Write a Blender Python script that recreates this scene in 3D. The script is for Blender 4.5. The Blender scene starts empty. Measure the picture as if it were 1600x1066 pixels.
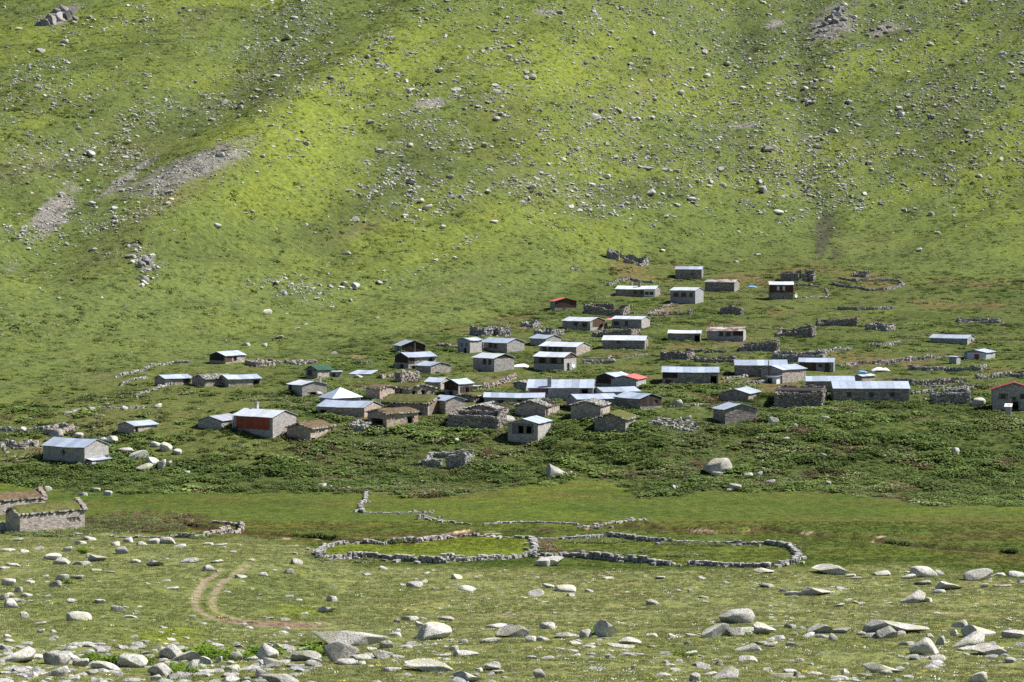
import bpy, bmesh, math, random
import numpy as np
from mathutils import Vector, Matrix

# ------------------------------------------------------------------ camera, sky, sun, exposure
F = 3600.0                      # focal length in pixels of the 1600 x 1066 photograph
PITCH = math.radians(2.5)
CA, SA = math.cos(PITCH), math.sin(PITCH)
sc = bpy.context.scene
COL = sc.collection
cam_d = bpy.data.cameras.new('camera'); cam = bpy.data.objects.new('camera', cam_d); COL.objects.link(cam)
cam_d.sensor_width = 36.0; cam_d.lens = 36.0 * F / 1600.0
cam_d.clip_start = 0.5; cam_d.clip_end = 8000.0
cam.location = (0, 0, 0); cam.rotation_euler = (math.pi / 2 - PITCH, 0, 0)
sc.camera = cam

SUN_EL = math.radians(48); SUN_AZ = math.atan2(1.0, 0.18)       # clockwise from +Y
sdir = Vector((math.sin(SUN_AZ) * math.cos(SUN_EL), math.cos(SUN_AZ) * math.cos(SUN_EL), math.sin(SUN_EL)))
w = bpy.data.worlds.new('World'); sc.world = w; w.use_nodes = True
nt = w.node_tree
sky = nt.nodes.new('ShaderNodeTexSky'); sky.sky_type = 'NISHITA'; sky.sun_disc = False
sky.sun_elevation = SUN_EL; sky.sun_rotation = SUN_AZ; sky.altitude = 2000; sky.air_density = 1.0; sky.dust_density = 1.0
bg = nt.nodes['Background']; bg.inputs[1].default_value = 0.05
nt.links.new(sky.outputs[0], bg.inputs[0])
sun_d = bpy.data.lights.new('sun', 'SUN'); sun_d.energy = 5.0; sun_d.angle = math.radians(0.53); sun_d.color = (1.0, 0.955, 0.88)
sun = bpy.data.objects.new('sun', sun_d); COL.objects.link(sun)
sun.rotation_euler = (-sdir).to_track_quat('-Z', 'Y').to_euler(); sun.location = (0, 300, 300)
sc.view_settings.view_transform = 'Standard'; sc.view_settings.look = 'None'
sc.view_settings.exposure = 1.0; sc.view_settings.gamma = 1.0; sc.view_settings.use_curve_mapping = False
sc.cycles.max_bounces = 4; sc.cycles.diffuse_bounces = 2; sc.cycles.glossy_bounces = 2
sc.cycles.transparent_max_bounces = 4; sc.cycles.use_denoising = False

rng = np.random.default_rng(11)
random.seed(5)

# ------------------------------------------------------------------ noise
def _hash(ix, iy, seed):
    n = (ix.astype(np.int64) * 374761393 + iy.astype(np.int64) * 668265263 + seed * 1442695041) & 0xffffffff
    n = ((n ^ (n >> 13)) * 1274126177) & 0xffffffff
    return ((n ^ (n >> 16)) & 0xffffff) / float(0xffffff)
def vnoise(x, y, seed=0):
    x = np.asarray(x, float); y = np.asarray(y, float)
    ix = np.floor(x); iy = np.floor(y); fx = x - ix; fy = y - iy
    fx = fx * fx * (3 - 2 * fx); fy = fy * fy * (3 - 2 * fy)
    a = _hash(ix, iy, seed); b = _hash(ix + 1, iy, seed); c = _hash(ix, iy + 1, seed); d = _hash(ix + 1, iy + 1, seed)
    return (a + (b - a) * fx) * (1 - fy) + (c + (d - c) * fx) * fy
def fbm(x, y, seed=0, oct=4):
    s = 0; a = 0.5; t = 0
    for o in range(oct):
        s = s + a * vnoise(x * 2 ** o, y * 2 ** o, seed + o * 17); t += a; a *= 0.55
    return s / t                                     # 0..1, mean .5
def smooth(a, b, x):
    t = np.clip((x - a) / (b - a), 0, 1); return t * t * (3 - 2 * t)

# ------------------------------------------------------------------ terrain
def proj(X, Y, Z):
    d = Y * CA - Z * SA; yc = Y * SA + Z * CA
    return 800 + F * X / d, 533 - F * yc / d
PROF = [(0, -1.7), (30, -8), (60, -14), (90, -19), (120, -23.2), (150, -26.6), (175, -28.9), (200, -30.6), (225, -31.6), (255, -32.1),
        (292, -32.0), (300, -31.0), (325, -25.0), (360, -22.4), (410, -19.8), (470, -16.2), (535, -11.1), (590, -5.7), (640, -1.2), (1000, 31), (5000, 60)]
_py = np.arange(0, 4000, 1.0)
_pz = np.interp(_py, [p[0] for p in PROF], [p[1] for p in PROF])
for _ in range(2):
    k = 9; _pz[60:1500] = np.convolve(np.pad(_pz, 8, 'edge'), np.ones(17) / 17, 'valid')[60:1500]
def zv(Y): return np.interp(Y, _py, _pz)
_prow = 533 - F * (_py * SA + _pz * CA) / np.maximum(_py * CA - _pz * SA, 1e-3)
FOOT = [(-600, 640), (0, 622), (100, 606), (240, 578), (480, 552), (640, 522), (760, 496), (860, 458), (950, 408), (1050, 398), (1300, 408), (1450, 425), (1600, 432), (2300, 440)]
_fx = [p[0] for p in FOOT]
_sel = slice(300, 700)
_fY = [float(np.interp(-p[1], -_prow[_sel], _py[_sel])) for p in FOOT]
TFOOT = [(-600, 640), (0, 618), (240, 578), (480, 545), (640, 520), (860, 482), (1000, 452), (1150, 426), (1350, 410), (1600, 404), (2300, 400)]
_tfx = [p[0] for p in TFOOT]; _tfY = [float(np.interp(-p[1], -_prow[_sel], _py[_sel])) for p in TFOOT]
def terr0(X, Y):
    u = 800 + F * X / np.maximum(Y, 60)
    yf = np.interp(u, _tfx, _tfY)
    S = np.interp(u, [-600, 0, 500, 900, 1600, 2300], [.22, .225, .30, .39, .45, .45])
    W = np.interp(u, [0, 900], [60, 95])
    d = np.maximum(Y - yf, 0)
    d = np.where(d > 420, 420 + 60 * (1 - np.exp(-(d - 420) / 60)), d)
    hill = np.where(d < W, S * d * d / (2 * W), S * (d - W / 2))
    return zv(Y) + hill
def pdist(X, Y, pts):
    best = np.full(np.shape(X), 1e9)
    for (x0, y0), (x1, y1) in zip(pts[:-1], pts[1:]):
        dx, dy = x1 - x0, y1 - y0; L = dx * dx + dy * dy + 1e-9
        t = np.clip(((X - x0) * dx + (Y - y0) * dy) / L, 0, 1)
        best = np.minimum(best, (X - x0 - t * dx) ** 2 + (Y - y0 - t * dy) ** 2)
    return np.sqrt(best)
_Y1 = np.concatenate([np.arange(60, 1000, 0.5)])
def pix0(px, py):                                    # ground under a pixel on the bare profile
    u = px
    for _ in range(3):
        X = (u - 800) / F * _Y1; Z = terr0(X, _Y1); qx, qy = proj(X, _Y1, Z)
        i = int(np.argmax(np.minimum.accumulate(qy) <= py)); i = max(i, 1); u += px - qx[i]
    return float(X[i]), float(_Y1[i])
GULLY = [([(20, 392), (110, 330), (190, 268), (300, 192), (400, 120), (520, 42), (610, -20)], 15, 6.5),
         ([(1248, -20), (1250, 80), (1262, 180), (1258, 260), (1280, 345)], 7, 2.2),
         ([(740, 190), (650, 225), (600, 300), (500, 365), (380, 410)], 18, 4.8),
         ([(1150, 20), (1100, 120), (960, 230), (860, 330)], 12, 2.4),
         ([(430, -20), (330, 110), (200, 170), (60, 230)], 11, 3.4)]
RIB = [([(640, -20), (440, 160), (300, 260), (190, 330)], 17, 4.0), ([(1330, 0), (1320, 60), (1290, 150)], 10, 1.4)]
GULLY = [([pix0(*p) for p in pl], wd, dp) for pl, wd, dp in GULLY]
RIB = [([pix0(*p) for p in pl], wd, dp) for pl, wd, dp in RIB]
STREAM_PX = [(300, 806), (260, 812), (330, 826), (400, 833), (480, 838), (560, 846), (625, 848), (700, 838), (745, 829), (830, 829), (900, 828), (960, 823), (1010, 822), (1060, 826), (1110, 832), (1160, 831), (1190, 823), (1215, 826), (1240, 832), (1275, 836), (1320, 839), (1380, 845), (1430, 851), (1500, 856), (1620, 863)]
STREAM = [pix0(*p) for p in STREAM_PX]
def terr(X, Y):
    z = terr0(X, Y)
    px, py = proj(X, Y, z)
    u = 800 + F * X / np.maximum(Y, 60)
    yf = np.interp(u, _tfx, _tfY)
    hm = smooth(0, 60, Y - yf)
    a, b = (X + Y) * .7071, (X - Y) * .7071
    z = z + hm * ((fbm(a / 90, b / 38, 3) - .5) * 9 + (fbm(a / 30, b / 13, 5) - .5) * 3.2 + (fbm(X / 5, Y / 5, 9, 3) - .5) * 0.9)
    vm = smooth(292, 305, Y) * (1 - hm)
    z = z + vm * ((fbm(X / 16, Y / 16, 21) - .5) * 1.5 + (fbm(X / 4, Y / 4, 22, 3) - .5) * 0.5)
    fm = 1 - smooth(225, 250, Y)
    z = z + fm * ((fbm(X / 22, Y / 22, 31) - .5) * 1.6 + (fbm(X / 3, Y / 3, 33, 3) - .5) * .35)
    z = z + (fbm(X / 1.6, Y / 1.6, 41, 2) - .5) * .12
    z = z + fm * smooth(-14, -32, X) * smooth(120, 150, Y) * 1.1
    for pl, wd, dp in GULLY: z = z - dp * np.exp(-(pdist(X, Y, pl) / wd) ** 2)
    for pl, wd, dp in RIB: z = z + dp * np.exp(-(pdist(X, Y, pl) / wd) ** 2)
    sd = pdist(X, Y, STREAM)
    z = z - .55 * (1 - smooth(0.7, 1.9, sd + (fbm(X / 3, Y / 3, 51, 2) - .5) * 1.4))
    return z
gu = np.concatenate([np.arange(-700, -8, 14), np.arange(-6, 1607, 3.0), np.arange(1610, 2310, 14)])
gY = np.concatenate([np.arange(-40, 116, 4.0), np.arange(116, 262, 0.5), np.arange(262, 640, 0.95), np.arange(640, 850, 0.8), np.arange(852, 1000, 6), np.arange(1010, 3600, 60)])
GU, GY = np.meshgrid(gu, gY)
GX = (GU - 800) / F * np.maximum(GY, 60)
GZ = terr(GX, GY)
GPX, GPY = proj(GX, GY, GZ)
_fin = slice(int(np.searchsorted(gY, 70)), int(np.searchsorted(gY, 1000)))
_gYf = gY[_fin]; _GZf = GZ[_fin]
def gz(X, Y):
    X = np.asarray(X, float); Y = np.asarray(Y, float)
    u = 800 + F * X / np.maximum(Y, 60)
    ci = np.interp(u, gu, np.arange(len(gu))); ri = np.interp(Y, gY, np.arange(len(gY)))
    c0 = np.clip(ci.astype(int), 0, len(gu) - 2); r0 = np.clip(ri.astype(int), 0, len(gY) - 2); fc = ci - c0; fr = ri - r0
    return (GZ[r0, c0] * (1 - fc) + GZ[r0, c0 + 1] * fc) * (1 - fr) + (GZ[r0 + 1, c0] * (1 - fc) + GZ[r0 + 1, c0 + 1] * fc) * fr
def ground(px, py):                                  # pixel -> the point of the ground seen there
    u = float(px)
    for _ in range(2):
        ci = float(np.interp(u, gu, np.arange(len(gu)))); c0 = min(int(ci), len(gu) - 2); f = ci - c0
        Z = _GZf[:, c0] * (1 - f) + _GZf[:, c0 + 1] * f
        X = (u - 800) / F * _gYf; qx, qy = proj(X, _gYf, Z)
        m = np.minimum.accumulate(qy); i = int(np.argmax(m <= py))
        if i == 0: i = len(m) - 1 if m[-1] > py else 1
        t = (m[i - 1] - py) / max(m[i - 1] - qy[i], 1e-6); t = min(max(t, 0), 1)
        x = X[i - 1] + t * (X[i] - X[i - 1]); y = _gYf[i - 1] + t * (_gYf[i] - _gYf[i - 1]); z = Z[i - 1] + t * (Z[i] - Z[i - 1])
        qq = proj(x, y, z)[0]; u += px - qq
    return float(x), float(y), float(z)
def pscale(x, y, z): return F / (y * CA - z * SA)    # photo pixels per metre there

# ------------------------------------------------------------------ materials
MATS = {}
def newmat(name):
    m = bpy.data.materials.new(name); m.use_nodes = True; MATS[name] = m
    n = m.node_tree.nodes; l = m.node_tree.links
    return m, n, l, n['Principled BSDF']
def node(n, typ, **kw):
    o = n.new(typ)
    for k_, v in kw.items():
        if k_ in ('operation', 'blend_type', 'data_type', 'attribute_name', 'feature', 'noise_dimensions', 'interpolation_type', 'wave_type', 'bands_direction'): setattr(o, k_, v)
        else: o.inputs[k_].default_value = v
    return o
def mixc(n, l, fac, a, b, mode='MIX'):
    m = n.new('ShaderNodeMix'); m.data_type = 'RGBA'; m.blend_type = mode
    for sock, v in ((0, fac), (6, a), (7, b)):
        if hasattr(v, 'links'): l.new(v, m.inputs[sock])
        elif isinstance(v, (int, float)): m.inputs[sock].default_value = v if sock == 0 else (v, v, v, 1)
        else: m.inputs[sock].default_value = (*v, 1)
    return m.outputs[2]
def ramp(n, l, fac, lo, hi):
    r = n.new('ShaderNodeMapRange'); r.inputs[1].default_value = lo; r.inputs[2].default_value = hi; l.new(fac, r.inputs[0]); return r.outputs[0]
def noise(n, l, vec, scale, detail=4, rough=.6):
    t = n.new('ShaderNodeTexNoise'); t.inputs['Scale'].default_value = scale; t.inputs['Detail'].default_value = detail; t.inputs['Roughness'].default_value = rough
    if vec is not None: l.new(vec, t.inputs['Vector'])
    return t.outputs['Fac']
def bump(n, l, bs, h, strength, dist):
    b = n.new('ShaderNodeBump'); b.inputs['Strength'].default_value = strength; b.inputs['Distance'].default_value = dist
    l.new(h, b.inputs['Height']); l.new(b.outputs[0], bs.inputs['Normal'])

def ground_mat():
    m, n, l, bs = newmat('ground')
    at = n.new('ShaderNodeAttribute'); at.attribute_name = 'col'
    tc = n.new('ShaderNodeTexCoord'); v = tc.outputs['Object']
    f1 = noise(n, l, v, .9, 6, .72); f2 = noise(n, l, v, 3.2, 4, .7); f3 = noise(n, l, v, .16, 4, .6)
    dark = mixc(n, l, 1.0, at.outputs['Color'], (.60, .65, .62), 'MULTIPLY')
    lite = mixc(n, l, 1.0, at.outputs['Color'], (1.34, 1.30, 1.22), 'MULTIPLY')
    c = mixc(n, l, ramp(n, l, f1, .36, .62), dark, lite)
    warm = mixc(n, l, 1.0, c, (1.08, 1.0, .92), 'MULTIPLY')
    c = mixc(n, l, ramp(n, l, f3, .45, .68), c, warm)
    c2 = mixc(n, l, 1.0, c, (.62, .66, .62), 'MULTIPLY')
    c = mixc(n, l, ramp(n, l, f2, .52, .68), c, c2)
    l.new(c, bs.inputs['Base Color']); bs.inputs['Roughness'].default_value = 1.0; bs.inputs['Specular IOR Level'].default_value = .08
    ad = node(n, 'ShaderNodeMath', operation='ADD'); l.new(f1, ad.inputs[0]); l.new(f2, ad.inputs[1])
    bump(n, l, bs, ad.outputs[0], .9, .35)
    return m
def rock_mat(name, base=(.34, .325, .31), lichen=(.30, .30, .12), lich=.6, dark=(.15, .145, .15)):
    m, n, l, bs = newmat(name)
    tc = n.new('ShaderNodeTexCoord'); oi = n.new('ShaderNodeObjectInfo'); geo = n.new('ShaderNodeNewGeometry')
    v = geo.outputs['Position']
    f1 = noise(n, l, v, 1.1, 6, .7); f2 = noise(n, l, v, 7.0, 5, .75); f3 = noise(n, l, v, .7, 3, .6)
    c = mixc(n, l, ramp(n, l, f1, .40, .66), tuple(x * 1.12 for x in base), tuple(x * .68 for x in base))
    c = mixc(n, l, ramp(n, l, f2, .50, .68), c, dark)
    s = n.new('ShaderNodeSeparateXYZ'); l.new(geo.outputs['Normal'], s.inputs[0])
    up = ramp(n, l, s.outputs[2], .1, .8)
    mu = node(n, 'ShaderNodeMath', operation='MULTIPLY'); l.new(up, mu.inputs[0]); l.new(ramp(n, l, f3, .50, .62), mu.inputs[1])
    mu2 = node(n, 'ShaderNodeMath', operation='MULTIPLY'); l.new(mu.outputs[0], mu2.inputs[0]); mu2.inputs[1].default_value = lich
    c = mixc(n, l, mu2.outputs[0], c, lichen)
    val = n.new('ShaderNodeMapRange'); val.inputs[3].default_value = .72; val.inputs[4].default_value = 1.22; l.new(oi.outputs['Random'], val.inputs[0])
    hs = n.new('ShaderNodeHueSaturation'); l.new(c, hs.inputs['Color']); l.new(val.outputs[0], hs.inputs['Value'])
    l.new(hs.outputs[0], bs.inputs['Base Color']); bs.inputs['Roughness'].default_value = .95; bs.inputs['Specular IOR Level'].default_value = .15
    ad = node(n, 'ShaderNodeMath', operation='ADD'); l.new(f1, ad.inputs[0]); l.new(f2, ad.inputs[1])
    bump(n, l, bs, ad.outputs[0], .8, .18)
    return m
def tint_mat(name, rough=.95, nscale=9., amt=.35):
    m, n, l, bs = newmat(name)
    at = n.new('ShaderNodeAttribute'); at.attribute_name = 'tint'
    geo = n.new('ShaderNodeNewGeometry')
    f = noise(n, l, geo.outputs['Position'], nscale, 5, .7)
    c = mixc(n, l, ramp(n, l, f, .35, .68), at.outputs['Color'], mixc(n, l, 1.0, at.outputs['Color'], (1 - amt,) * 3, 'MULTIPLY'))
    l.new(c, bs.inputs['Base Color']); bs.inputs['Roughness'].default_value = rough; bs.inputs['Specular IOR Level'].default_value = .12
    bump(n, l, bs, f, .5, .05)
    return m
def plain(name, col, rough=.9, nscale=4., amt=.4, bumpd=.03, var=0.0, spec=.15):
    m, n, l, bs = newmat(name)
    geo = n.new('ShaderNodeNewGeometry')
    f = noise(n, l, geo.outputs['Position'], nscale, 5, .7)
    c = mixc(n, l, ramp(n, l, f, .32, .68), tuple(x * (1 + amt * .4) for x in col), tuple(x * (1 - amt) for x in col))
    if var:
        oi = n.new('ShaderNodeObjectInfo'); mr = n.new('ShaderNodeMapRange'); mr.inputs[3].default_value = 1 - var; mr.inputs[4].default_value = 1 + var
        l.new(oi.outputs['Random'], mr.inputs[0]); hs = n.new('ShaderNodeHueSaturation'); l.new(c, hs.inputs['Color']); l.new(mr.outputs[0], hs.inputs['Value']); c = hs.outputs[0]
    l.new(c, bs.inputs['Base Color']); bs.inputs['Roughness'].default_value = rough; bs.inputs['Specular IOR Level'].default_value = spec
    bump(n, l, bs, f, .5, bumpd)
    return m
def metal(name, col, rust=0.2, var=.20, metallic=.35, rough=.42):
    m, n, l, bs = newmat(name)
    uv = n.new('ShaderNodeUVMap'); uv.uv_map = 'UVMap'
    geo = n.new('ShaderNodeNewGeometry'); oi = n.new('ShaderNodeObjectInfo')
    f = noise(n, l, geo.outputs['Position'], 1.6, 5, .7)
    c = mixc(n, l, ramp(n, l, f, .40, .72), col, tuple(x * .72 for x in col))
    f2 = noise(n, l, geo.outputs['Position'], .8, 5, .75)
    c = mixc(n, l, ramp(n, l, f2, .72 - rust * .3, .82 - rust * .25), c, (.22, .10, .055))
    mr = n.new('ShaderNodeMapRange'); mr.inputs[3].default_value = 1 - var; mr.inputs[4].default_value = 1 + var
    l.new(oi.outputs['Random'], mr.inputs[0]); hs = n.new('ShaderNodeHueSaturation'); l.new(c, hs.inputs['Color']); l.new(mr.outputs[0], hs.inputs['Value'])
    l.new(hs.outputs[0], bs.inputs['Base Color']); bs.inputs['Metallic'].default_value = metallic; bs.inputs['Roughness'].default_value = rough
    return m
def leaf(name, col, var=.3, trans=.25, hue=.02, inst=False):
    m, n, l, bs = newmat(name)
    oi = n.new('ShaderNodeObjectInfo'); geo = n.new('ShaderNodeNewGeometry')
    mr = n.new('ShaderNodeMapRange'); mr.inputs[3].default_value = 1 - var; mr.inputs[4].default_value = 1 + var; l.new(oi.outputs['Random'], mr.inputs[0])
    f = noise(n, l, geo.outputs['Position'], .35, 4, .6)
    mh = n.new('ShaderNodeMapRange'); mh.inputs[1].default_value = .3; mh.inputs[2].default_value = .7; mh.inputs[3].default_value = .5 - hue; mh.inputs[4].default_value = .5 + hue; l.new(f, mh.inputs[0])
    hs = n.new('ShaderNodeHueSaturation'); hs.inputs['Color'].default_value = (*col, 1); l.new(mr.outputs[0], hs.inputs['Value']); l.new(mh.outputs[0], hs.inputs['Hue'])
    f9 = noise(n, l, geo.outputs['Position'], .07, 3, .6); mv = n.new('ShaderNodeMapRange'); mv.inputs[1].default_value = .35; mv.inputs[2].default_value = .65; mv.inputs[3].default_value = .72; mv.inputs[4].default_value = 1.3; l.new(f9, mv.inputs[0])
    mm = node(n, 'ShaderNodeMath', operation='MULTIPLY'); l.new(mr.outputs[0], mm.inputs[0]); l.new(mv.outputs[0], mm.inputs[1])
    if inst:
        ia = n.new('ShaderNodeAttribute'); ia.attribute_type = 'INSTANCER'; ia.attribute_name = 'itint'; l.new(ia.outputs['Color'], hs.inputs['Color'])
    else: l.new(mm.outputs[0], hs.inputs['Value'])
    tr = n.new('ShaderNodeBsdfTranslucent'); l.new(hs.outputs[0], tr.inputs[0]); l.new(hs.outputs[0], bs.inputs['Base Color']); bs.inputs['Roughness'].default_value = .7; bs.inputs['Specular IOR Level'].default_value = .15
    mx = n.new('ShaderNodeMixShader'); mx.inputs[0].default_value = trans; l.new(bs.outputs[0], mx.inputs[1]); l.new(tr.outputs[0], mx.inputs[2])
    l.new(mx.outputs[0], n['Material Output'].inputs[0])
    return m
M_GROUND = ground_mat()
M_ROCK = rock_mat('granite', base=(.54, .525, .49), lichen=(.36, .36, .19), lich=.65)
M_ROCKFAR = rock_mat('granite_scree', base=(.43, .425, .41), lich=.2)
M_STONE = tint_mat('masonry_stone')
M_MORTAR = plain('mortar', (.19, .175, .16), amt=.5)
M_METAL = metal('galvanised_sheet', (.48, .55, .67))
M_METALW = metal('white_sheet', (.58, .62, .69), var=.10, metallic=.15)
M_METALD = metal('weathered_sheet', (.42, .42, .50), rust=.25)
M_RUST = metal('rusty_sheet', (.55, .54, .55), rust=1.0)
M_RED = metal('crimson_sheet', (.34, .045, .075), metallic=.05)
M_PINK = metal('faded_red_sheet', (.55, .13, .13), metallic=.05)
M_BRICKRED = plain('red_oxide_panel', (.30, .072, .05), amt=.35, nscale=1.2)
M_GREEN = metal('green_sheet', (.02, .085, .05), metallic=.05)
M_BLUE = metal('blue_sheet', (.16, .36, .62), metallic=.1)
M_SOD = plain('sod', (.10, .105, .032), amt=.6, nscale=2.2, bumpd=.15)
M_SODB = plain('brown_sod', (.13, .095, .055), amt=.6, nscale=2.5, bumpd=.15)
M_WOOD = tint_mat('timber', nscale=6)
M_DARK = plain('dark_glass', (.015, .017, .02), rough=.25, spec=.4)
M_WHITE = plain('white_paint', (.68, .68, .68), amt=.15)
M_PLASTER = plain('grey_plaster', (.34, .35, .37), amt=.25, nscale=1.5)
M_PALE = plain('pale_sheeting', (.55, .57, .68), amt=.15)
M_WATER = plain('brown_water', (.10, .045, .02), rough=.12, amt=.3, spec=.5, bumpd=.004)
M_LICHENW = plain('whitewashed_stone', (.55, .54, .53), amt=.35)
M_CLOTH = plain('dark_cloth', (.03, .03, .04)); M_SKIN = plain('skin', (.40, .24, .18)); M_TROUS = plain('light_cloth', (.45, .40, .40))
M_UMB = plain('pink_umbrella_cloth', (.62, .16, .26), amt=.2)

# ------------------------------------------------------------------ mesh helpers
def link(o, parent=None):
    COL.objects.link(o)
    if parent is not None: o.parent = parent
    return o
def mesh_np(name, V, faces, mat, parent=None, uv=None, tint=None, smooth_=False):
    me = bpy.data.meshes.new(name)
    if isinstance(faces, np.ndarray):
        nf, k = faces.shape
        me.vertices.add(len(V)); me.vertices.foreach_set('co', np.asarray(V, np.float32).ravel())
        me.loops.add(nf * k); me.loops.foreach_set('vertex_index', faces.astype(np.int32).ravel())
        me.polygons.add(nf); me.polygons.foreach_set('loop_start', np.arange(0, nf * k, k, dtype=np.int32))
        try: me.polygons.foreach_set('loop_total', np.full(nf, k, np.int32))
        except Exception: pass
        me.update(calc_edges=True); me.validate()
    else:
        me.from_pydata([tuple(map(float, p)) for p in V], [], faces)
    me.polygons.foreach_set('use_smooth', np.full(len(me.polygons), smooth_, bool))
    if tint is not None:
        a = me.color_attributes.new('tint', 'FLOAT_COLOR', 'POINT')
        t4 = np.ones((len(V), 4), np.float32); t4[:, :3] = tint; a.data.foreach_set('color', t4.ravel())
    if uv is not None:
        lu = me.uv_layers.new(name='UVMap'); lu.data.foreach_set('uv', np.asarray(uv, np.float32).ravel())
    if mat is not None: me.materials.append(mat)
    o = bpy.data.objects.new(name, me); link(o, parent)
    return o
BOXV = np.array([[x, y, z] for z in (-1, 1) for y in (-1, 1) for x in (-1, 1)], float)
BOXF = np.array([[0, 2, 3, 1], [4, 5, 7, 6], [0, 1, 5, 4], [2, 6, 7, 3], [0, 4, 6, 2], [1, 3, 7, 5]])
class Boxes:
    """many jittered blocks collected into one mesh"""
    def __init__(self): self.c = []; self.h = []; self.r = []; self.t = []; self.j = []
    def add(self, c, h, rz=0, tint=(.3, .3, .3), jit=.12): self.c.append(c); self.h.append(h); self.r.append(rz); self.t.append(tint); self.j.append(jit)
    def build(self, name, mat, parent=None, stuff=False):
        c = np.array(self.c, float); h = np.array(self.h, float); r = np.array(self.r); n = len(c)
        V = BOXV[None] * h[:, None, :]
        V = V + rng.uniform(-1, 1, V.shape) * h[:, None, :] * np.array(self.j)[:, None, None]
        cr, sr = np.cos(r)[:, None], np.sin(r)[:, None]
        x = V[:, :, 0] * cr - V[:, :, 1] * sr; y = V[:, :, 0] * sr + V[:, :, 1] * cr
        V[:, :, 0] = x; V[:, :, 1] = y; V += c[:, None, :]
        Fc = (BOXF[None] + (np.arange(n) * 8)[:, None, None]).reshape(-1, 4)
        t = np.repeat(np.array(self.t), 8, axis=0)
        o = mesh_np(name, V.reshape(-1, 3), Fc, mat, parent, tint=t)
        if stuff: o['kind'] = 'stuff'
        return o
def box(name, lo, hi, mat, parent=None, tint=None):
    lo, hi = np.array(lo, float), np.array(hi, float)
    V = (BOXV * .5 + .5) * (hi - lo) + lo
    return mesh_np(name, V, BOXF.copy(), mat, parent, tint=None if tint is None else np.repeat([tint], 8, 0))
def tag(o, label, cat, group=None, kind=None):
    if label: o['label'] = label
    if cat: o['category'] = cat
    if group: o['group'] = group
    if kind: o['kind'] = kind
    return o
def empty(name, loc, rz=0.0):
    o = bpy.data.objects.new(name, None); o.empty_display_size = .5; link(o); o.location = loc; o.rotation_euler = (0, 0, rz); return o
PALS = {'rubble': [(.44, .39, .35), (.36, .33, .31), (.50, .44, .39), (.30, .28, .27), (.48, .37, .31), (.40, .38, .36)],
        'ashlar': [(.40, .385, .38), (.44, .42, .41), (.35, .34, .34), (.38, .36, .35), (.42, .38, .35)],
        'dark': [(.27, .25, .24), (.32, .29, .27), (.22, .21, .205), (.36, .31, .28), (.42, .37, .33)],
        'block': [(.38, .385, .40), (.36, .365, .38), (.40, .40, .41)],
        'pale': [(.52, .47, .43), (.46, .42, .39), (.56, .50, .45), (.50, .40, .34), (.38, .35, .33)],
        'red': [(.46, .37, .32), (.40, .30, .25), (.50, .34, .27), (.36, .32, .30), (.52, .46, .40)],
        'dry': [(.38, .37, .355), (.32, .31, .30), (.44, .43, .41), (.27, .265, .26), (.48, .46, .44)]}
def pal(kind):
    c = random.choice(PALS[kind]); k = random.uniform(.80, 1.06); return tuple(x * k for x in c)

# ------------------------------------------------------------------ ground sheet
def blob(px, py, cx, cy, rx, ry, ang=0.0):
    a = math.radians(ang); c, s = math.cos(a), math.sin(a)
    dx, dy = px - cx, py - cy
    return np.exp(-(((dx * c + dy * s) / rx) ** 2 + ((-dx * s + dy * c) / ry) ** 2))
MEADOW_TOP = [(0, 752), (120, 772), (250, 770), (420, 768), (560, 770), (680, 775), (780, 765), (860, 752), (950, 752), (1010, 778), (1140, 765), (1250, 765), (1370, 775), (1480, 790), (1600, 788)]
FORE_TOP = [(0, 812), (130, 822), (250, 838), (380, 838), (480, 852), (560, 885), (900, 890), (1260, 888), (1400, 880), (1600, 905)]
def poly_px(pts): return np.array(pts, float)
TRACKS = [([(386, 884), (372, 893), (352, 907), (338, 922), (330, 940), (334, 953), (350, 962), (375, 969), (410, 973), (450, 975), (505, 973)], .22, 1.0),
          ([(345, 889), (325, 905), (308, 924), (303, 943), (311, 956), (335, 967), (370, 975), (410, 979), (460, 979), (510, 975)], .22, 1.0),
          ([(505, 973), (600, 966), (700, 961), (800, 960), (900, 961), (1000, 957), (1120, 954), (1250, 953), (1400, 956), (1600, 960)], .11, .7),
          ([(510, 975), (600, 968), (720, 965), (830, 963), (960, 963), (1060, 960), (1180, 957), (1300, 958), (1450, 961), (1600, 966)], .11, .7)]
ENCL_L = [(497, 868), (505, 858), (530, 850), (560, 848), (600, 851), (650, 846), (700, 841), (760, 839), (830, 842), (838, 858), (830, 868), (760, 876), (690, 880), (620, 876), (560, 872), (500, 874)]
ENCL_R = [(838, 842), (900, 842), (950, 838), (990, 843), (1020, 847), (1080, 849), (1150, 851), (1200, 851), (1235, 856), (1248, 870), (1242, 881), (1200, 887), (1100, 884), (1040, 884), (935, 874), (880, 870), (838, 858)]
def inpoly(px, py, pts):
    ins = np.zeros(px.shape, bool); n = len(pts)
    for i in range(n):
        x0, y0 = pts[i]; x1, y1 = pts[(i + 1) % n]
        if y0 == y1: continue
        c = ((y0 > py) != (y1 > py)) & (px < (x1 - x0) * (py - y0) / (y1 - y0) + x0); ins ^= c
    return ins
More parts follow.
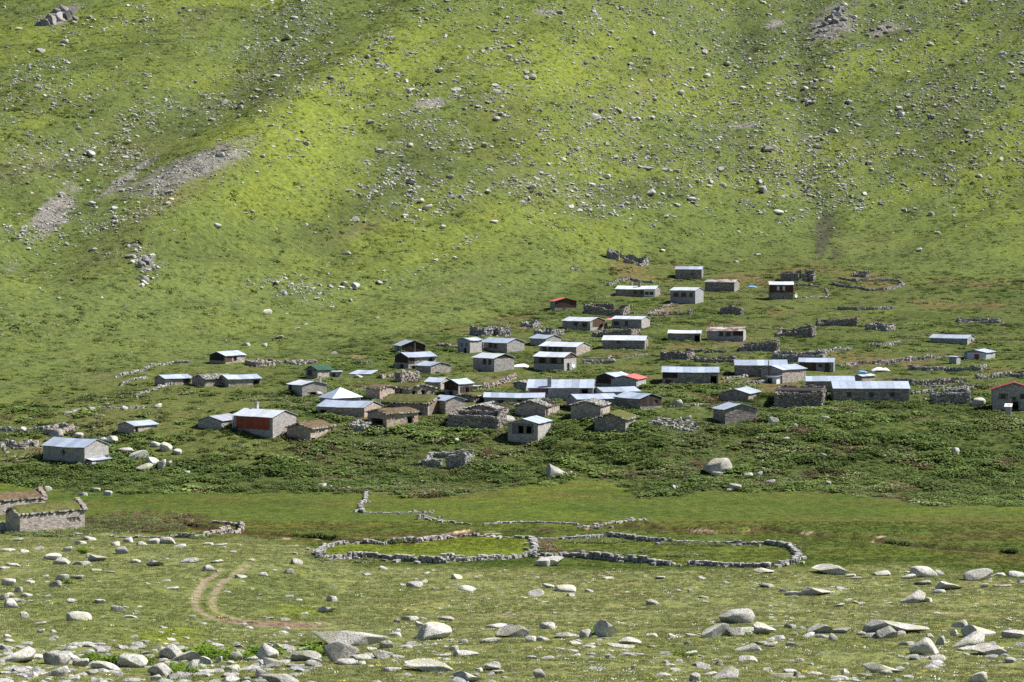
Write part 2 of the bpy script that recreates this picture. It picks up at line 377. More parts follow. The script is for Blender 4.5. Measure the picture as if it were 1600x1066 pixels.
# (cx, cy, rx, ry, angle, strength)
YEL = [(430, 195, 190, 26, -33, .6), (840, 140, 160, 30, -30, .35), (470, 250, 120, 70, -25, .8), (600, 110, 160, 60, -25, .7), (880, 80, 130, 80, -20, .6), (980, 180, 110, 40, -20, .4), (150, 130, 150, 25, -18, .5), (130, 60, 120, 15, -15, .5),  # leading band paints the sunlit ridge beside the left gully; others yellow-green grass
       (340, 220, 90, 22, -25, .7), (370, 320, 90, 30, -20, .5), (1310, 120, 40, 12, -30, .7), (1490, 80, 90, 30, -15, .5), (1560, 270, 60, 60, 0, .5), (60, 190, 70, 14, -18, .6), (1210, 240, 30, 60, 10, .4),
       (640, 410, 120, 14, -28, .4), (860, 330, 60, 20, -25, .4), (700, 300, 40, 14, -30, .4), (30, 445, 40, 12, 0, .4)]
DRK = [(320, 180, 180, 20, -33, .75), (630, 285, 150, 28, -38, .55), (120, 180, 140, 40, -22, .35), (980, 300, 150, 26, -28, .3), (640, 240, 70, 45, -25, .75), (240, 190, 90, 30, -22, .6), (200, 120, 90, 20, -18, .45), (1180, 60, 50, 60, 0, .55), (540, 330, 110, 22, -28, .6), (120, 290, 80, 40, -20, .55), (450, 60, 80, 40, -40, .5),  # leading bands paint shade on the gully and swale flanks; others darker grass
       (1290, 360, 22, 40, 15, 1.0), (1310, 400, 14, 16, 0, .8), (920, 200, 90, 20, -25, .4), (1255, 160, 14, 160, 0, .5), (300, 380, 100, 40, -20, .35), (720, 270, 50, 30, 0, .4), (1400, 190, 130, 50, -10, .3)]
BRN = [(270, 310, 120, 14, -28, .6), (200, 240, 40, 14, -25, .5), (170, 400, 60, 20, -20, .4), (40, 260, 70, 20, -10, .4), (560, 360, 60, 10, -20, .5), (1000, 140, 60, 14, -25, .4), (1480, 160, 40, 12, 0, .4),
       (1350, 380, 60, 12, 0, .3), (700, 450, 60, 8, -25, .4), (170, 590, 50, 12, 0, .5)]
SCREE = [(300, 262, 105, 20, -22, 1.1), (205, 272, 50, 7, -35, .9), (80, 336, 52, 22, -50, 1.1), (680, 160, 34, 7, -5, .9), (1300, 38, 40, 26, -35, 1.0), (1385, 48, 30, 14, -20, .8), (1210, 36, 18, 10, -20, .8),
         (850, 20, 26, 6, 0, .8), (1160, 195, 30, 10, 0, .6), (95, 24, 40, 14, -25, .7), (225, 412, 18, 14, -30, .6), (15, 420, 18, 8, -30, .6)]
SAND = [(1100, 830, 32, 2.6, 3, 1.2), (1170, 832, 12, 2.5, -8, .9), (1262, 833, 16, 2.5, -6, 1.0), (1376, 839, 10, 2, -5, .9), (1365, 847, 7, 1.5, 0, .7), (720, 831, 24, 2.2, -8, .8), (770, 834, 20, 1.2, 0, .7), (300, 812, 8, 5, 0, .5), (915, 826, 8, 1.5, 0, .7), (448, 842, 12, 1.5, 0, .6), (500, 843, 18, 1.2, 0, .5)]
DIRTV = [(1040, 483, 30, 7, -18, 1.0), (770, 593, 26, 5, 0, .6), (650, 683, 14, 5, 0, .5), (560, 557, 22, 3, -10, .9), (712, 680, 14, 5, 0, .6), (1120, 680, 12, 6, 0, .5), (400, 668, 10, 5, 0, .5), (60, 705, 30, 12, -30, .5), (820, 513, 6, 4, -30, .8), (1350, 590, 40, 6, 0, .3)]
def patch(px, py, L):
    s = 0
    for cx, cy, rx, ry, a, k_ in L: s = s + k_ * blob(px, py, cx, cy, rx, ry, a)
    return np.clip(s, 0, 1)
def mixv(c, t, f): return c + (np.array(t) - c) * f[..., None]
HTOP_CACHE = {}
def zones(px, py, X, Y):
    """soft masks of hill / village / meadow / foreground for ground points"""
    wob = (fbm(X / 9, Y / 9, 61) - .5) * 26
    mt = np.interp(px, [p[0] for p in MEADOW_TOP], [p[1] for p in MEADOW_TOP])
    ft = np.interp(px, [p[0] for p in FORE_TOP], [p[1] for p in FORE_TOP])
    fo = np.interp(px, _fx, [p[1] for p in FOOT])
    vil = smooth(-8, 14, py - fo + wob) * (1 - smooth(-6, 6, py - mt + wob * .35))
    fore = smooth(-4, 6, py - ft + wob * .12)
    mead = smooth(-6, 6, py - mt + wob * .35) * (1 - fore)
    return vil, mead, fore
vil, mead, fore = zones(GPX, GPY, GX, GY)
a_, b_ = (GX + GY) * .7071, (GX - GY) * .7071
st = fbm(a_ / 60, b_ / 16, 71); st2 = fbm(a_ / 25, b_ / 9, 72); nb = fbm(GX / 30, GY / 30, 73); nf = fbm(GX / 6, GY / 6, 74)
c = np.zeros(GX.shape + (3,)) + np.array((.088, .116, .032))
c = mixv(c, (.122, .150, .028), smooth(.40, .70, st) * .75)
c = mixv(c, (.062, .080, .026), smooth(.50, .70, st2) * .75)
c = mixv(c, (.120, .110, .048), smooth(.60, .78, nb) * .3)
_low = smooth(330, 480, GPY)                        # the smooth turf below the boulders
c = mixv(c, (.096, .122, .040), _low * .6)
c = mixv(c, (.145, .176, .032), patch(GPX, GPY, YEL) * (0.55 + .45 * smooth(.3, .6, nf)))
c = mixv(c, (.060, .076, .026), patch(GPX, GPY, DRK) * .9)
c = mixv(c, (.125, .105, .055), patch(GPX, GPY, BRN) * .8)
c = mixv(c, (.058, .060, .036), smooth(.3, .8, (blob(GPX, GPY, 1290, 352, 17, 30, 18) + blob(GPX, GPY, 1283, 385, 8, 22, 12) + blob(GPX, GPY, 1306, 398, 9, 9) * .8) * (.6 + .8 * nf)))
scr = patch(GPX, GPY, SCREE) * (0.15 + 1.7 * fbm(a_ / 9, b_ / 3, 75)) * (.55 + .9 * fbm(GX / 2.5, GY / 2.5, 76))
c = mixv(c, (.17, .16, .145), smooth(.20, .75, scr))
c = c * np.array((1.15, 1.16, 1.22))
# village
cv = np.zeros_like(c) + np.array((.088, .108, .034))
n1 = fbm(GX / 14, GY / 14, 81); n2 = fbm(GX / 7, GY / 7, 82)
cv = mixv(cv, (.135, .100, .048), smooth(.56, .70, n1) * .75)
cv = mixv(cv, (.110, .138, .036), smooth(.55, .75, n2) * .7)
cv = mixv(cv, (.058, .085, .022), smooth(.55, .72, 1 - n1) * .7)
cv = mixv(cv, (.108, .126, .040), smooth(520, 380, GPX) * .7)
cv = mixv(cv, (.060, .085, .024), smooth(640, 690, GPY) * .6 * (1 - smooth(520, 380, GPX) * smooth(750, 705, GPY)))
c = c + (cv - c) * vil[..., None]
c = mixv(c, (.24, .17, .12), np.clip(patch(GPX, GPY, DIRTV), 0, 1) * .9)
# wet meadow
cm = np.zeros_like(c) + np.array((.084, .112, .024))
m1 = fbm(GX / 26, GY / 7, 91); m2 = fbm(GX / 14, GY / 5, 92)
cm = mixv(cm, (.108, .102, .030), smooth(.50, .72, m1) * .8)
cm = mixv(cm, (.054, .090, .016), smooth(.52, .7, m2) * .7)
cm = mixv(cm, (.098, .085, .032), smooth(.62, .75, fbm(GX / 18, GY / 5, 93)) * .7)
cm = mixv(cm, (.105, .142, .022), smooth(.62, .8, fbm(GX / 20, GY / 9, 94)) * .7)
c = c + (cm - c) * mead[..., None]
# foreground turf
cf = np.zeros_like(c) + np.array((.188, .204, .084))
g1 = fbm(GX / 11, GY / 6, 95); g2 = fbm(GX / 2.5, GY / 2.5, 96)
cf = mixv(cf, (.135, .150, .055), smooth(.50, .70, g1) * .6)
cf = mixv(cf, (.175, .155, .080), smooth(.60, .78, fbm(GX / 5, GY / 3, 97)) * .4)
cf = mixv(cf, (.150, .175, .045), smooth(.55, .75, g2) * .5)
cf = mixv(cf, (.115, .145, .044), np.clip(blob(GPX, GPY, 230, 950, 180, 60) + blob(GPX, GPY, 430, 920, 90, 30), 0, 1) * .65)
cf = mixv(cf, (.165, .205, .022), np.clip(blob(GPX, GPY, 250, 995, 60, 9) + blob(GPX, GPY, 470, 955, 50, 9) + blob(GPX, GPY, 280, 985, 30, 5), 0, 1) * .7)
c = c + (cf - c) * fore[..., None]
for pl, cc in ((ENCL_L, (.145, .180, .022)), (ENCL_R, (.112, .140, .030))):
    c = mixv(c, cc, inpoly(GPX, GPY, pl).astype(float) * .75)
# stream bed, sand, wheel tracks
sd = pdist(GX, GY, STREAM)
c = mixv(c, (.075, .055, .036), 1 - smooth(.7, 1.75, sd + (fbm(GX / 2, GY / 2, 98, 2) - .5) * 1.6))
c = mixv(c, (.46, .34, .25), smooth(.35, .6, patch(GPX, GPY, SAND) + (nf - .5) * .3))
for pl, wd, k_ in TRACKS:
    pw = [ground(*p)[:2] for p in pl]
    d = pdist(GX, GY, pw) + (fbm(GX / .9, GY / .9, 99, 3) - .5) * .28
    c = mixv(c, (.265, .220, .160), (1 - smooth(wd * .6, wd * 2.2, d)) * k_ * (.55 + .45 * smooth(.3, .5, fbm(GX / 3, GY / 3, 100))))
c = mixv(c, (.22, .16, .12), smooth(.22, .5, (blob(GPX, GPY, 440, 976, 75, 5, 3) + .7 * blob(GPX, GPY, 350, 969, 22, 3, 10)) * (.35 + 1.0 * fbm(GX / 1.5, GY / 1.0, 102, 3))))
nr, nc = GX.shape
idx = np.arange(nr * nc).reshape(nr, nc)
Fq = np.stack([idx[:-1, :-1], idx[:-1, 1:], idx[1:, 1:], idx[1:, :-1]], -1).reshape(-1, 4)
terrain = mesh_np('terrain', np.stack([GX, GY, GZ], -1).reshape(-1, 3), Fq, M_GROUND, smooth_=True)
ca = terrain.data.color_attributes.new('col', 'FLOAT_COLOR', 'POINT')
c4 = np.ones((nr * nc, 4), np.float32); c4[:, :3] = np.clip(c, 0.01, 1).reshape(-1, 3); ca.data.foreach_set('color', c4.ravel())
tag(terrain, 'grassy valley floor and mountainside behind the village', 'terrain', kind='structure')
# stream water
def ribbon(name, pts, half, dz, mat, sub=4):
    P = np.array(pts); t = np.arange(len(P)); tt = np.linspace(0, len(P) - 1, len(P) * sub)
    x = np.interp(tt, t, P[:, 0]); y = np.interp(tt, t, P[:, 1])
    dx, dy = np.gradient(x), np.gradient(y); L = np.hypot(dx, dy) + 1e-9
    z = np.minimum(gz(x, y), np.convolve(np.pad(gz(x, y), 3, 'edge'), np.ones(7) / 7, 'valid')) + dz
    V = np.concatenate([np.stack([x - dy / L * half, y + dx / L * half, z], -1), np.stack([x + dy / L * half, y - dx / L * half, z], -1)])
    n = len(x); i = np.arange(n - 1)
    return mesh_np(name, V, np.stack([i, i + 1, i + 1 + n, i + n], -1), mat)
tag(ribbon('stream', STREAM, 1.0, .10, M_WATER), 'narrow brown stream winding through the wet meadow', 'stream', kind='structure')

# ------------------------------------------------------------------ houses
FOOTPRINTS = []                                     # (x, y, rz, xmin, xmax, ymin, ymax)
def frame_of(face, WL, WR):
    """origin (left end seen from outside), direction, outward normal"""
    return {'L': (np.array((-WL, 0.)), np.array((1., 0.)), np.array((0., -1.))), 'R': (np.array((0., 0.)), np.array((0., 1.)), np.array((1., 0.))),
            'B': (np.array((0., WR)), np.array((-1., 0.)), np.array((0., 1.))), 'K': (np.array((-WL, WR)), np.array((0., -1.)), np.array((-1., 0.)))}[face]
def solve(xL, xC, xR, vb, g, ratio=1.4, theta=None, gmin=4.2):
    X, Y, Z = ground(xC, vb); s = pscale(X, Y, Z)
    pl, pr = max(xC - xL, 1), max(xR - xC, 1)
    if theta is None:
        tn = ratio * pr / pl if g == 'R' else pr / (ratio * pl)
        th = math.atan(tn)
        if g == 'R': th = min(th, math.asin(min(1, pr / (s * gmin))))
        else: th = max(th, 0) if pl / (s * math.cos(th)) > gmin - .8 else th
        th = min(max(th, math.radians(3)), math.radians(70))
    else: th = math.radians(theta)
    return X, Y, Z, s, th, pl / (s * math.cos(th)), pr / (s * math.sin(th))
def roof_panels(root, name, A, B, C_, D, mat, pw=1.15, th=.045, seed=0):
    """quad A-B along the eave, D-C along the ridge, cut into sheets"""
    A, B, C_, D = map(np.array, (A, B, C_, D)); L = np.linalg.norm(B - A); n = max(2, int(round(L / pw)))
    nrm = np.cross(B - A, D - A); nrm = nrm / np.linalg.norm(nrm)
    if nrm[2] < 0: nrm = -nrm
    H = np.linalg.norm(D - A); sag = random.uniform(.0, .09); ph = random.uniform(0, 6)
    def sg(t): return np.array((0, 0, -sag * math.sin(math.pi * t) + .02 * math.sin(5 * t + ph)))
    for i in range(n):
        t0, t1 = i / n + .0008, (i + 1) / n - .0008
        off = nrm * random.uniform(0, .018); slip = (A - D) / H * random.uniform(-.03, .05)
        q = np.array([A + (B - A) * t0 + slip, A + (B - A) * t1 + slip, D + (C_ - D) * t1, D + (C_ - D) * t0]) + off + np.array([sg(t0) * .6, sg(t1) * .6, sg(t1), sg(t0)])
        V = np.concatenate([q, q + nrm * th])
        F_ = np.array([[0, 3, 2, 1], [4, 5, 6, 7], [0, 1, 5, 4], [1, 2, 6, 5], [2, 3, 7, 6], [3, 0, 4, 7]])
        uvq = np.array([[t0 * L, 0], [t1 * L, 0], [t1 * L, H], [t0 * L, H]]); uv = np.concatenate([uvq, uvq])[F_.ravel()]
        mesh_np(name, V, F_, mat, root, uv=uv)
def sod_slab(root, name, A, B, C_, D, mat, th=.22, amp=.16, seed=0):
    A, B, C_, D = map(np.array, (A, B, C_, D)); nu, nv = 22, 10
    s, t = np.meshgrid(np.linspace(0, 1, nu), np.linspace(0, 1, nv))
    P = A + (B - A) * s[..., None] * (1 - t[..., None]) + (D - A) * t[..., None] + (C_ - D) * s[..., None] * t[..., None]
    top = P.copy(); L1 = np.linalg.norm(B - A); L2 = np.linalg.norm(D - A)
    nz = fbm(s * L1 / 1.3 + seed, t * L2 / 1.3 + seed * 3, 200 + seed, 3)
    edge = np.minimum(1, np.minimum(np.minimum(s, 1 - s) * L1, t * L2) / .35)
    top[..., 2] += th * (.35 + .65 * edge) + (nz - .35) * amp * 2
    P[..., 2] -= .02
    V = np.concatenate([top.reshape(-1, 3), P.reshape(-1, 3)]); N = nu * nv
    ii = np.arange(N).reshape(nv, nu); q = np.stack([ii[:-1, :-1], ii[:-1, 1:], ii[1:, 1:], ii[1:, :-1]], -1).reshape(-1, 4)
    ring = np.concatenate([ii[0, :], ii[1:, -1], ii[-1, -2::-1], ii[-2:0:-1, 0]]); r2 = np.roll(ring, -1)
    side = np.stack([ring, ring + N, r2 + N, r2], -1)
    return mesh_np(name, V, np.concatenate([q, q[:, ::-1] + N, side]), mat, root)
def slab_stones(root, name, A, B, C_, D, dense=.95, size=.34, palk='dry', lift=.05):
    A, B, C_, D = map(np.array, (A, B, C_, D)); L1 = np.linalg.norm(B - A); L2 = np.linalg.norm(D - A); bx = Boxes()
    dirv = (B - A) / L1; rz = math.atan2(dirv[1], dirv[0])
    for j in range(int(L2 / size) + 1):
        for i in range(int(L1 / (size * 1.3)) + 1):
            if random.random() > dense: continue
            s, t = (i + random.uniform(.1, .9)) * size * 1.3 / L1, (j + random.uniform(.2, .8)) * size / L2
            if s > 1 or t > 1: continue
            P = A + (B - A) * s * (1 - t) + (D - A) * t + (C_ - D) * s * t
            bx.add(P + np.array((0, 0, lift + random.uniform(0, .08))), (size * random.uniform(.5, .9), size * random.uniform(.4, .75), random.uniform(.04, .09)), rz + random.uniform(-.4, .4), pal(palk), .2)
    return bx.build(name, M_STONE, root, stuff=True)
def boards(root, name, O, d, nrm, x0, x1, zlo, zhi_fn, tint=(.10, .065, .045), bw=.24, proud=.05, holes=()):
    bx = Boxes(); n = max(2, int((x1 - x0) / bw)); rz = math.atan2(d[1], d[0])
    for i in range(n):
        xa = x0 + (x1 - x0) * i / n; xb = x0 + (x1 - x0) * (i + 1) / n; xm = (xa + xb) / 2; zt = min(zhi_fn(xa), zhi_fn(xb)) + .04
        if zt - zlo < .08: continue
        p = O + d * xm + nrm * (proud + random.uniform(0, .012)); k_ = random.uniform(.7, 1.35); spans = [(zlo, zt)]
        for a, b, c0, c1, _ in holes:
            if xb > a and xa < b: spans = [q for (u0, u1) in spans for q in ((u0, min(u1, c0)), (max(u0, c1), u1)) if q[1] - q[0] > .05]
        for u0, u1 in spans: bx.add((p[0], p[1], (u0 + u1) / 2), ((xb - xa) / 2 * .95, .02, (u1 - u0) / 2), rz, tuple(x * k_ for x in tint), .015)
    return bx.build(name, M_WOOD, root) if bx.c else None
ROOFM = {'metal': M_METAL, 'white': M_METALW, 'weath': M_METALD, 'rust': M_RUST, 'red': M_RED, 'pink': M_PINK, 'green': M_GREEN}
def house(label, xL, xC, xR, vb, ve, g='R', roof='metal', pitch=17, win=(), timber=(), chim=(), pal_='rubble', theta=None, ratio=1.4, name='stone_house', cat='house', over=.28, gmin=4.2, core=None, minh=0, extra=None, group='stone houses of the upland village'):
    X, Y, Z, s, th, WL, WR = solve(xL, xC, xR, vb, g, ratio, theta, gmin)
    h = max((vb - ve) / s, minh)
    root = empty(name, (X, Y, Z), -th); tag(root, label, cat, group)
    FOOTPRINTS.append((X, Y, th, WL, WR))
    low = -1.6
    rise = math.tan(math.radians(pitch)) * (WR if g == 'R' else WL) / 2
    hip = roof == 'hip'
    gab = {'L': g == 'L', 'B': g == 'L', 'R': g == 'R', 'K': g == 'R'}
    if hip: gab = dict.fromkeys('LRBK', False)
    holes = {k_: [] for k_ in 'LRBK'}
    for (fc, t, z0, wd, ht, kind) in win:
        L = WL if fc in 'LB' else WR
        if kind == 'win': wd *= 1.3; ht *= 1.15
        z0 = min(z0, max(h - ht - .12, -.3)); xc = min(max(t * L, wd / 2 + .12), L - wd / 2 - .12)
        holes[fc].append((xc - wd / 2, xc + wd / 2, z0, z0 + ht, kind))
    V = []; Fc = []; st_ = Boxes(); sw, sh = (.42, .215) if pal_ in ('ashlar', 'block') else (.34, .20)
    def topz(fc, x):
        L = WL if fc in 'LB' else WR
        return h + (rise * (1 - abs(2 * x / L - 1)) if gab[fc] else 0)
    for fc in 'LRBK':
        O, d, nm = frame_of(fc, WL, WR); L = WL if fc in 'LB' else WR
        P3 = lambda x, z, dep=0.: (O[0] + d[0] * x - nm[0] * dep, O[1] + d[1] * x - nm[1] * dep, z)
        def quad(*p):
            b = len(V); V.extend(p); Fc.append(tuple(range(b, b + len(p))))
        xs = sorted({0., L} | {v for hh in holes[fc] for v in hh[:2]}); zs = sorted({low, h} | {v for hh in holes[fc] for v in hh[2:4]})
        for x0, x1 in zip(xs[:-1], xs[1:]):
            for z0, z1 in zip(zs[:-1], zs[1:]):
                xm, zm = (x0 + x1) / 2, (z0 + z1) / 2
                if any(a < xm < b and c0 < zm < c1 for a, b, c0, c1, _ in holes[fc]): continue
                quad(P3(x0, z0), P3(x1, z0), P3(x1, z1), P3(x0, z1))
        if gab[fc]: quad(P3(0, h), P3(L, h), P3(L / 2, h + rise))
        for a, b, c0, c1, _ in holes[fc]:
            dp = .32
            quad(P3(a, c0), P3(a, c0, dp), P3(a, c1, dp), P3(a, c1)); quad(P3(b, c0, dp), P3(b, c0), P3(b, c1), P3(b, c1, dp))
            quad(P3(a, c0), P3(b, c0), P3(b, c0, dp), P3(a, c0, dp)); quad(P3(a, c1, dp), P3(b, c1, dp), P3(b, c1), P3(a, c1))
        # masonry: one block per stone
        rz = math.atan2(d[1], d[0]); z = -.5; row = 0
        while z < h + (rise if gab[fc] else 0):
            hh = sh * random.uniform(.85, 1.15); x = -.02
            while x < L:
                lw = sw * (random.uniform(.6, 1.5) if pal_ not in ('ashlar', 'block') else random.uniform(.85, 1.2)); lw = min(lw, L + .02 - x); xm = x + lw / 2; zm = z + hh / 2
                ok = zm + hh * .5 < topz(fc, xm) + .02 and lw > .08
                if ok:
                    for a, b, c0, c1, _ in holes[fc]:
                        if xm + lw / 2 > a and xm - lw / 2 < b and zm + hh / 2 > c0 and zm - hh / 2 < c1: ok = False
                if ok:
                    pr = random.uniform(.005, .03) if pal_ != 'block' else .015
                    p = O + d * xm + nm * (pr - .06)
                    st_.add((p[0], p[1], zm), (lw / 2 * .97, .1, hh / 2 * .955), rz, pal(pal_), .03 if pal_ in ('ashlar', 'block') else .07)
                x += lw
            z += hh; row += 1
    wall = mesh_np('wall', V, Fc, core or M_MORTAR, root)
    st_.build('wall_stones', M_STONE, root, stuff=True)
    # windows and doors
    for fc in 'LRBK':
        O, d, nm = frame_of(fc, WL, WR)
        rz = math.atan2(d[1], d[0])
        for a, b, c0, c1, kind in holes[fc]:
            if kind == 'open': continue
            fx = Boxes(); t_ = (.16, .15, .145) if kind in ('win', 'blue') else (.10, .07, .05)
            def bar(xa, xb, za, zb, dep, tn):
                p = O + d * (xa + xb) / 2 - nm * dep; fx.add((p[0], p[1], (za + zb) / 2), ((xb - xa) / 2, .035, (zb - za) / 2), rz, tn, 0)
            f = .045
            bar(a, b, c0, c0 + f, .12, t_); bar(a, b, c1 - f, c1, .12, t_); bar(a, a + f, c0 + f, c1 - f, .12, t_); bar(b - f, b, c0 + f, c1 - f, .12, t_)
            if kind == 'win' and b - a > .5: bar((a + b) / 2 - .025, (a + b) / 2 + .025, c0 + f, c1 - f, .12, t_)
            ob = fx.build('door_frame' if kind == 'door' else 'window_frame', M_WOOD, root)
            fx = Boxes(); tn = {'door': (.11, .075, .05), 'win': (.02, .022, .025), 'shut': (.13, .09, .06), 'blue': (.16, .27, .42)}[kind]
            bar(a + f, b - f, c0 + f, c1 - f, .19, tn)
            o2 = fx.build('door_leaf' if kind == 'door' else ('shutter' if kind in ('shut', 'blue') else 'pane'), M_DARK if kind == 'win' else M_WOOD, ob)
    # timber cladding: (face, x0, x1 fractions, zlo, zhi or None for the gable line, tint)
    for (fc, f0, f1, zl, zh, tn) in timber:
        O, d, nm = frame_of(fc, WL, WR); L = WL if fc in 'LB' else WR
        zl_ = h + zl if zl < 0 else zl
        boards(root, 'timber_boarding', O, d, nm, f0 * L, f1 * L, zl_, (lambda x, fc=fc: topz(fc, x)) if zh is None else (lambda x, zh=zh: min(zh, h) if zh > 0 else h + zh), tn, holes=holes[fc])
    # roof
    e = over; tan = math.tan(math.radians(pitch))
    if hip:
        apex = np.array((-WL / 2, WR / 2, h + 1.5 * rise)); cs = [np.array((x, y, h - e * .3)) for x, y in ((-WL - e, -e), (e, -e), (e, WR + e), (-WL - e, WR + e))]
        for i in range(4): roof_panels(root, 'roof_sheet', cs[i], cs[(i + 1) % 4], apex + (cs[(i + 1) % 4] - apex) * .02, apex + (cs[i] - apex) * .02, M_METAL, pw=1.6)
    elif roof != 'none':
        eb = h - e * tan + .03; rb = h + rise + .03; ge = .22
        if g == 'R':
            qs = [((-WL - ge, -e, eb), (ge, -e, eb), (ge, WR / 2, rb), (-WL - ge, WR / 2, rb)), ((ge, WR + e, eb), (-WL - ge, WR + e, eb), (-WL - ge, WR / 2, rb), (ge, WR / 2, rb))]
        else:
            qs = [((e, -ge, eb), (e, WR + ge, eb), (-WL / 2, WR + ge, rb), (-WL / 2, -ge, rb)), ((-WL - e, WR + ge, eb), (-WL - e, -ge, eb), (-WL / 2, -ge, rb), (-WL / 2, WR + ge, rb))]
        for i, q in enumerate(qs):
            if roof in ROOFM: roof_panels(root, 'roof_sheet', *q, ROOFM[roof])
            elif roof in ('sod', 'sodb'):
                sod_slab(root, 'sod_roof', *q, M_SOD if roof == 'sod' else M_SODB, seed=len(FOOTPRINTS) * 2 + i)
                # rough stones along the verges and the eave
                bx = Boxes(); A, B, C_, D = map(np.array, q)
                for (P, Q) in ((A, D), (B, C_), (A, B)):
                    L = np.linalg.norm(Q - P); rz = math.atan2((Q - P)[1], (Q - P)[0])
                    for k_ in range(int(L / .34)):
                        if random.random() < .35: continue
                        p = P + (Q - P) * ((k_ + random.random()) * .34 / L)
                        bx.add(p + np.array((0, 0, .07)), (random.uniform(.12, .24), random.uniform(.1, .2), random.uniform(.05, .11)), rz + random.uniform(-.3, .3), pal('dry'), .2)
                bx.build('verge_stones', M_STONE, root, stuff=True)
            elif roof == 'stone':
                sod_slab(root, 'roof_bed', *q, M_SODB, th=.06, amp=.05, seed=len(FOOTPRINTS) * 2 + i)
                slab_stones(root, 'roof_slabs', *q)
            elif roof == 'ruin':
                if i == 0:
                    A, B, C_, D = map(np.array, q); f = .45
                    q2 = (A, A + (B - A) * f, D + (C_ - D) * f, D)
                    sod_slab(root, 'roof_bed', *q2, M_SODB, th=.06, amp=.08, seed=len(FOOTPRINTS)); slab_stones(root, 'roof_slabs', *q2)
                else: sod_slab(root, 'roof_bed', *q, M_SODB, th=.06, amp=.08, seed=len(FOOTPRINTS)); slab_stones(root, 'roof_slabs', *q)
        if roof == 'ruin':
            bx = Boxes(); A, B, C_, D = map(np.array, qs[0])
            for k_ in range(4):
                t = .5 + k_ * .14; P = A + (B - A) * t; Q = D + (C_ - D) * t; rz = math.atan2((Q - P)[1], (Q - P)[0]); m_ = (P + Q) / 2
                for u_ in np.linspace(0, 1, 7): bx.add(P + (Q - P) * u_ - np.array((0, 0, .05)), (np.linalg.norm(Q[:2] - P[:2]) / 11, .06, .06), rz, (.27, .24, .21), .05)
            bx.build('rafters', M_WOOD, root)
    for (fx_, fy_, hh, sz, kind) in chim:            # fractions of the plan, height above the eave
        cx_, cy_ = -WL * (1 - fx_), WR * fy_
        if kind == 'pipe':
            o = cyl('stove_pipe', (cx_, cy_, h - .2), .07, hh + .2, M_MORTAR, root)
        else:
            bx = Boxes(); n = int((hh + .6) / .2)
            for k_ in range(n): bx.add((cx_, cy_, h - .6 + k_ * .2 + .1), (sz / 2, sz / 2, .096), 0, pal(pal_), .05)
            bx.add((cx_, cy_, h - .6 + n * .2 + .05), (sz * .62, sz * .62, .05), 0, pal(pal_), .03)
            bx.build('chimney', M_STONE, root)
    if extra: extra(root, WL, WR, h, rise)
    return root
def cyl(name, base, r, hh, mat, parent=None, n=10, r2=None):
    a = np.linspace(0, 2 * math.pi, n, endpoint=False); r2 = r if r2 is None else r2
    V = np.concatenate([np.stack([base[0] + r * np.cos(a), base[1] + r * np.sin(a), np.full(n, base[2])], -1), np.stack([base[0] + r2 * np.cos(a), base[1] + r2 * np.sin(a), np.full(n, base[2] + hh)], -1)])
    return mesh_np(name, V, [(i, (i + 1) % n, (i + 1) % n + n, i + n) for i in range(n)] + [tuple(range(n))[::-1], tuple(range(n, 2 * n))], mat, parent)
def stones_along(bx, pts, hts, thick=.55, sl=(.30, .62), shh=(.18, .30), palk='dry', seed=0, rough=.35, gaps=(), rel=None):
    """dry-laid courses along a world polyline; hts = height at each point"""
    P = np.array(pts, float); seg = np.hypot(*np.diff(P, axis=0).T); cum = np.concatenate([[0], np.cumsum(seg)]); tot = cum[-1]
    zacc = 0; todo = []
    hmax = max(hts) * (1 + rough)
    while zacc < hmax:
        hh = random.uniform(*shh); x = random.uniform(-.2, 0)
        while x < tot:
            lw = random.uniform(*sl); xm = min(max(x + lw / 2, 0), tot); x += lw
            H = np.interp(xm, cum, hts) * (1 - rough + 2 * rough * float(fbm(np.array(xm / 1.7 + seed * 7.3), np.array(seed * 3.1), 300, 3)))
            if zacc > 0 and zacc + hh * .6 > H: continue
            if H < .05 or any(a * tot < xm < b * tot for a, b in gaps): continue
            todo.append((xm, zacc + hh / 2, lw, hh))
        zacc += hh
    if not todo: return
    xm = np.array([t[0] for t in todo]); X = np.interp(xm, cum, P[:, 0]); Y = np.interp(xm, cum, P[:, 1])
    G = gz(X, Y) - .08 if rel is None else np.full(len(X), rel)
    i = np.clip(np.searchsorted(cum, xm, 'right') - 1, 0, len(seg) - 1); D = np.diff(P, axis=0)[i]; A = np.arctan2(D[:, 1], D[:, 0])
    for k_, (x_, z_, lw, hh) in enumerate(todo):
        off = random.uniform(-.30, .30) * thick; hh *= random.uniform(.75, 1.25)
        bx.add((X[k_] - math.sin(A[k_]) * off, Y[k_] + math.cos(A[k_]) * off, G[k_] + z_), (lw / 2 * 1.0, thick / 2 * random.uniform(.45, .9), hh / 2), A[k_] + random.uniform(-.5, .5), pal(palk), .22)
def recentre(o):
    """move a mesh's origin to its own base"""
    me = o.data; n = len(me.vertices); co = np.empty(n * 3, np.float32); me.vertices.foreach_get('co', co); co = co.reshape(-1, 3)
    b = np.array((co[:, 0].mean(), co[:, 1].mean(), co[:, 2].min()), np.float32); me.vertices.foreach_set('co', (co - b).ravel()); o.location = tuple(map(float, b))
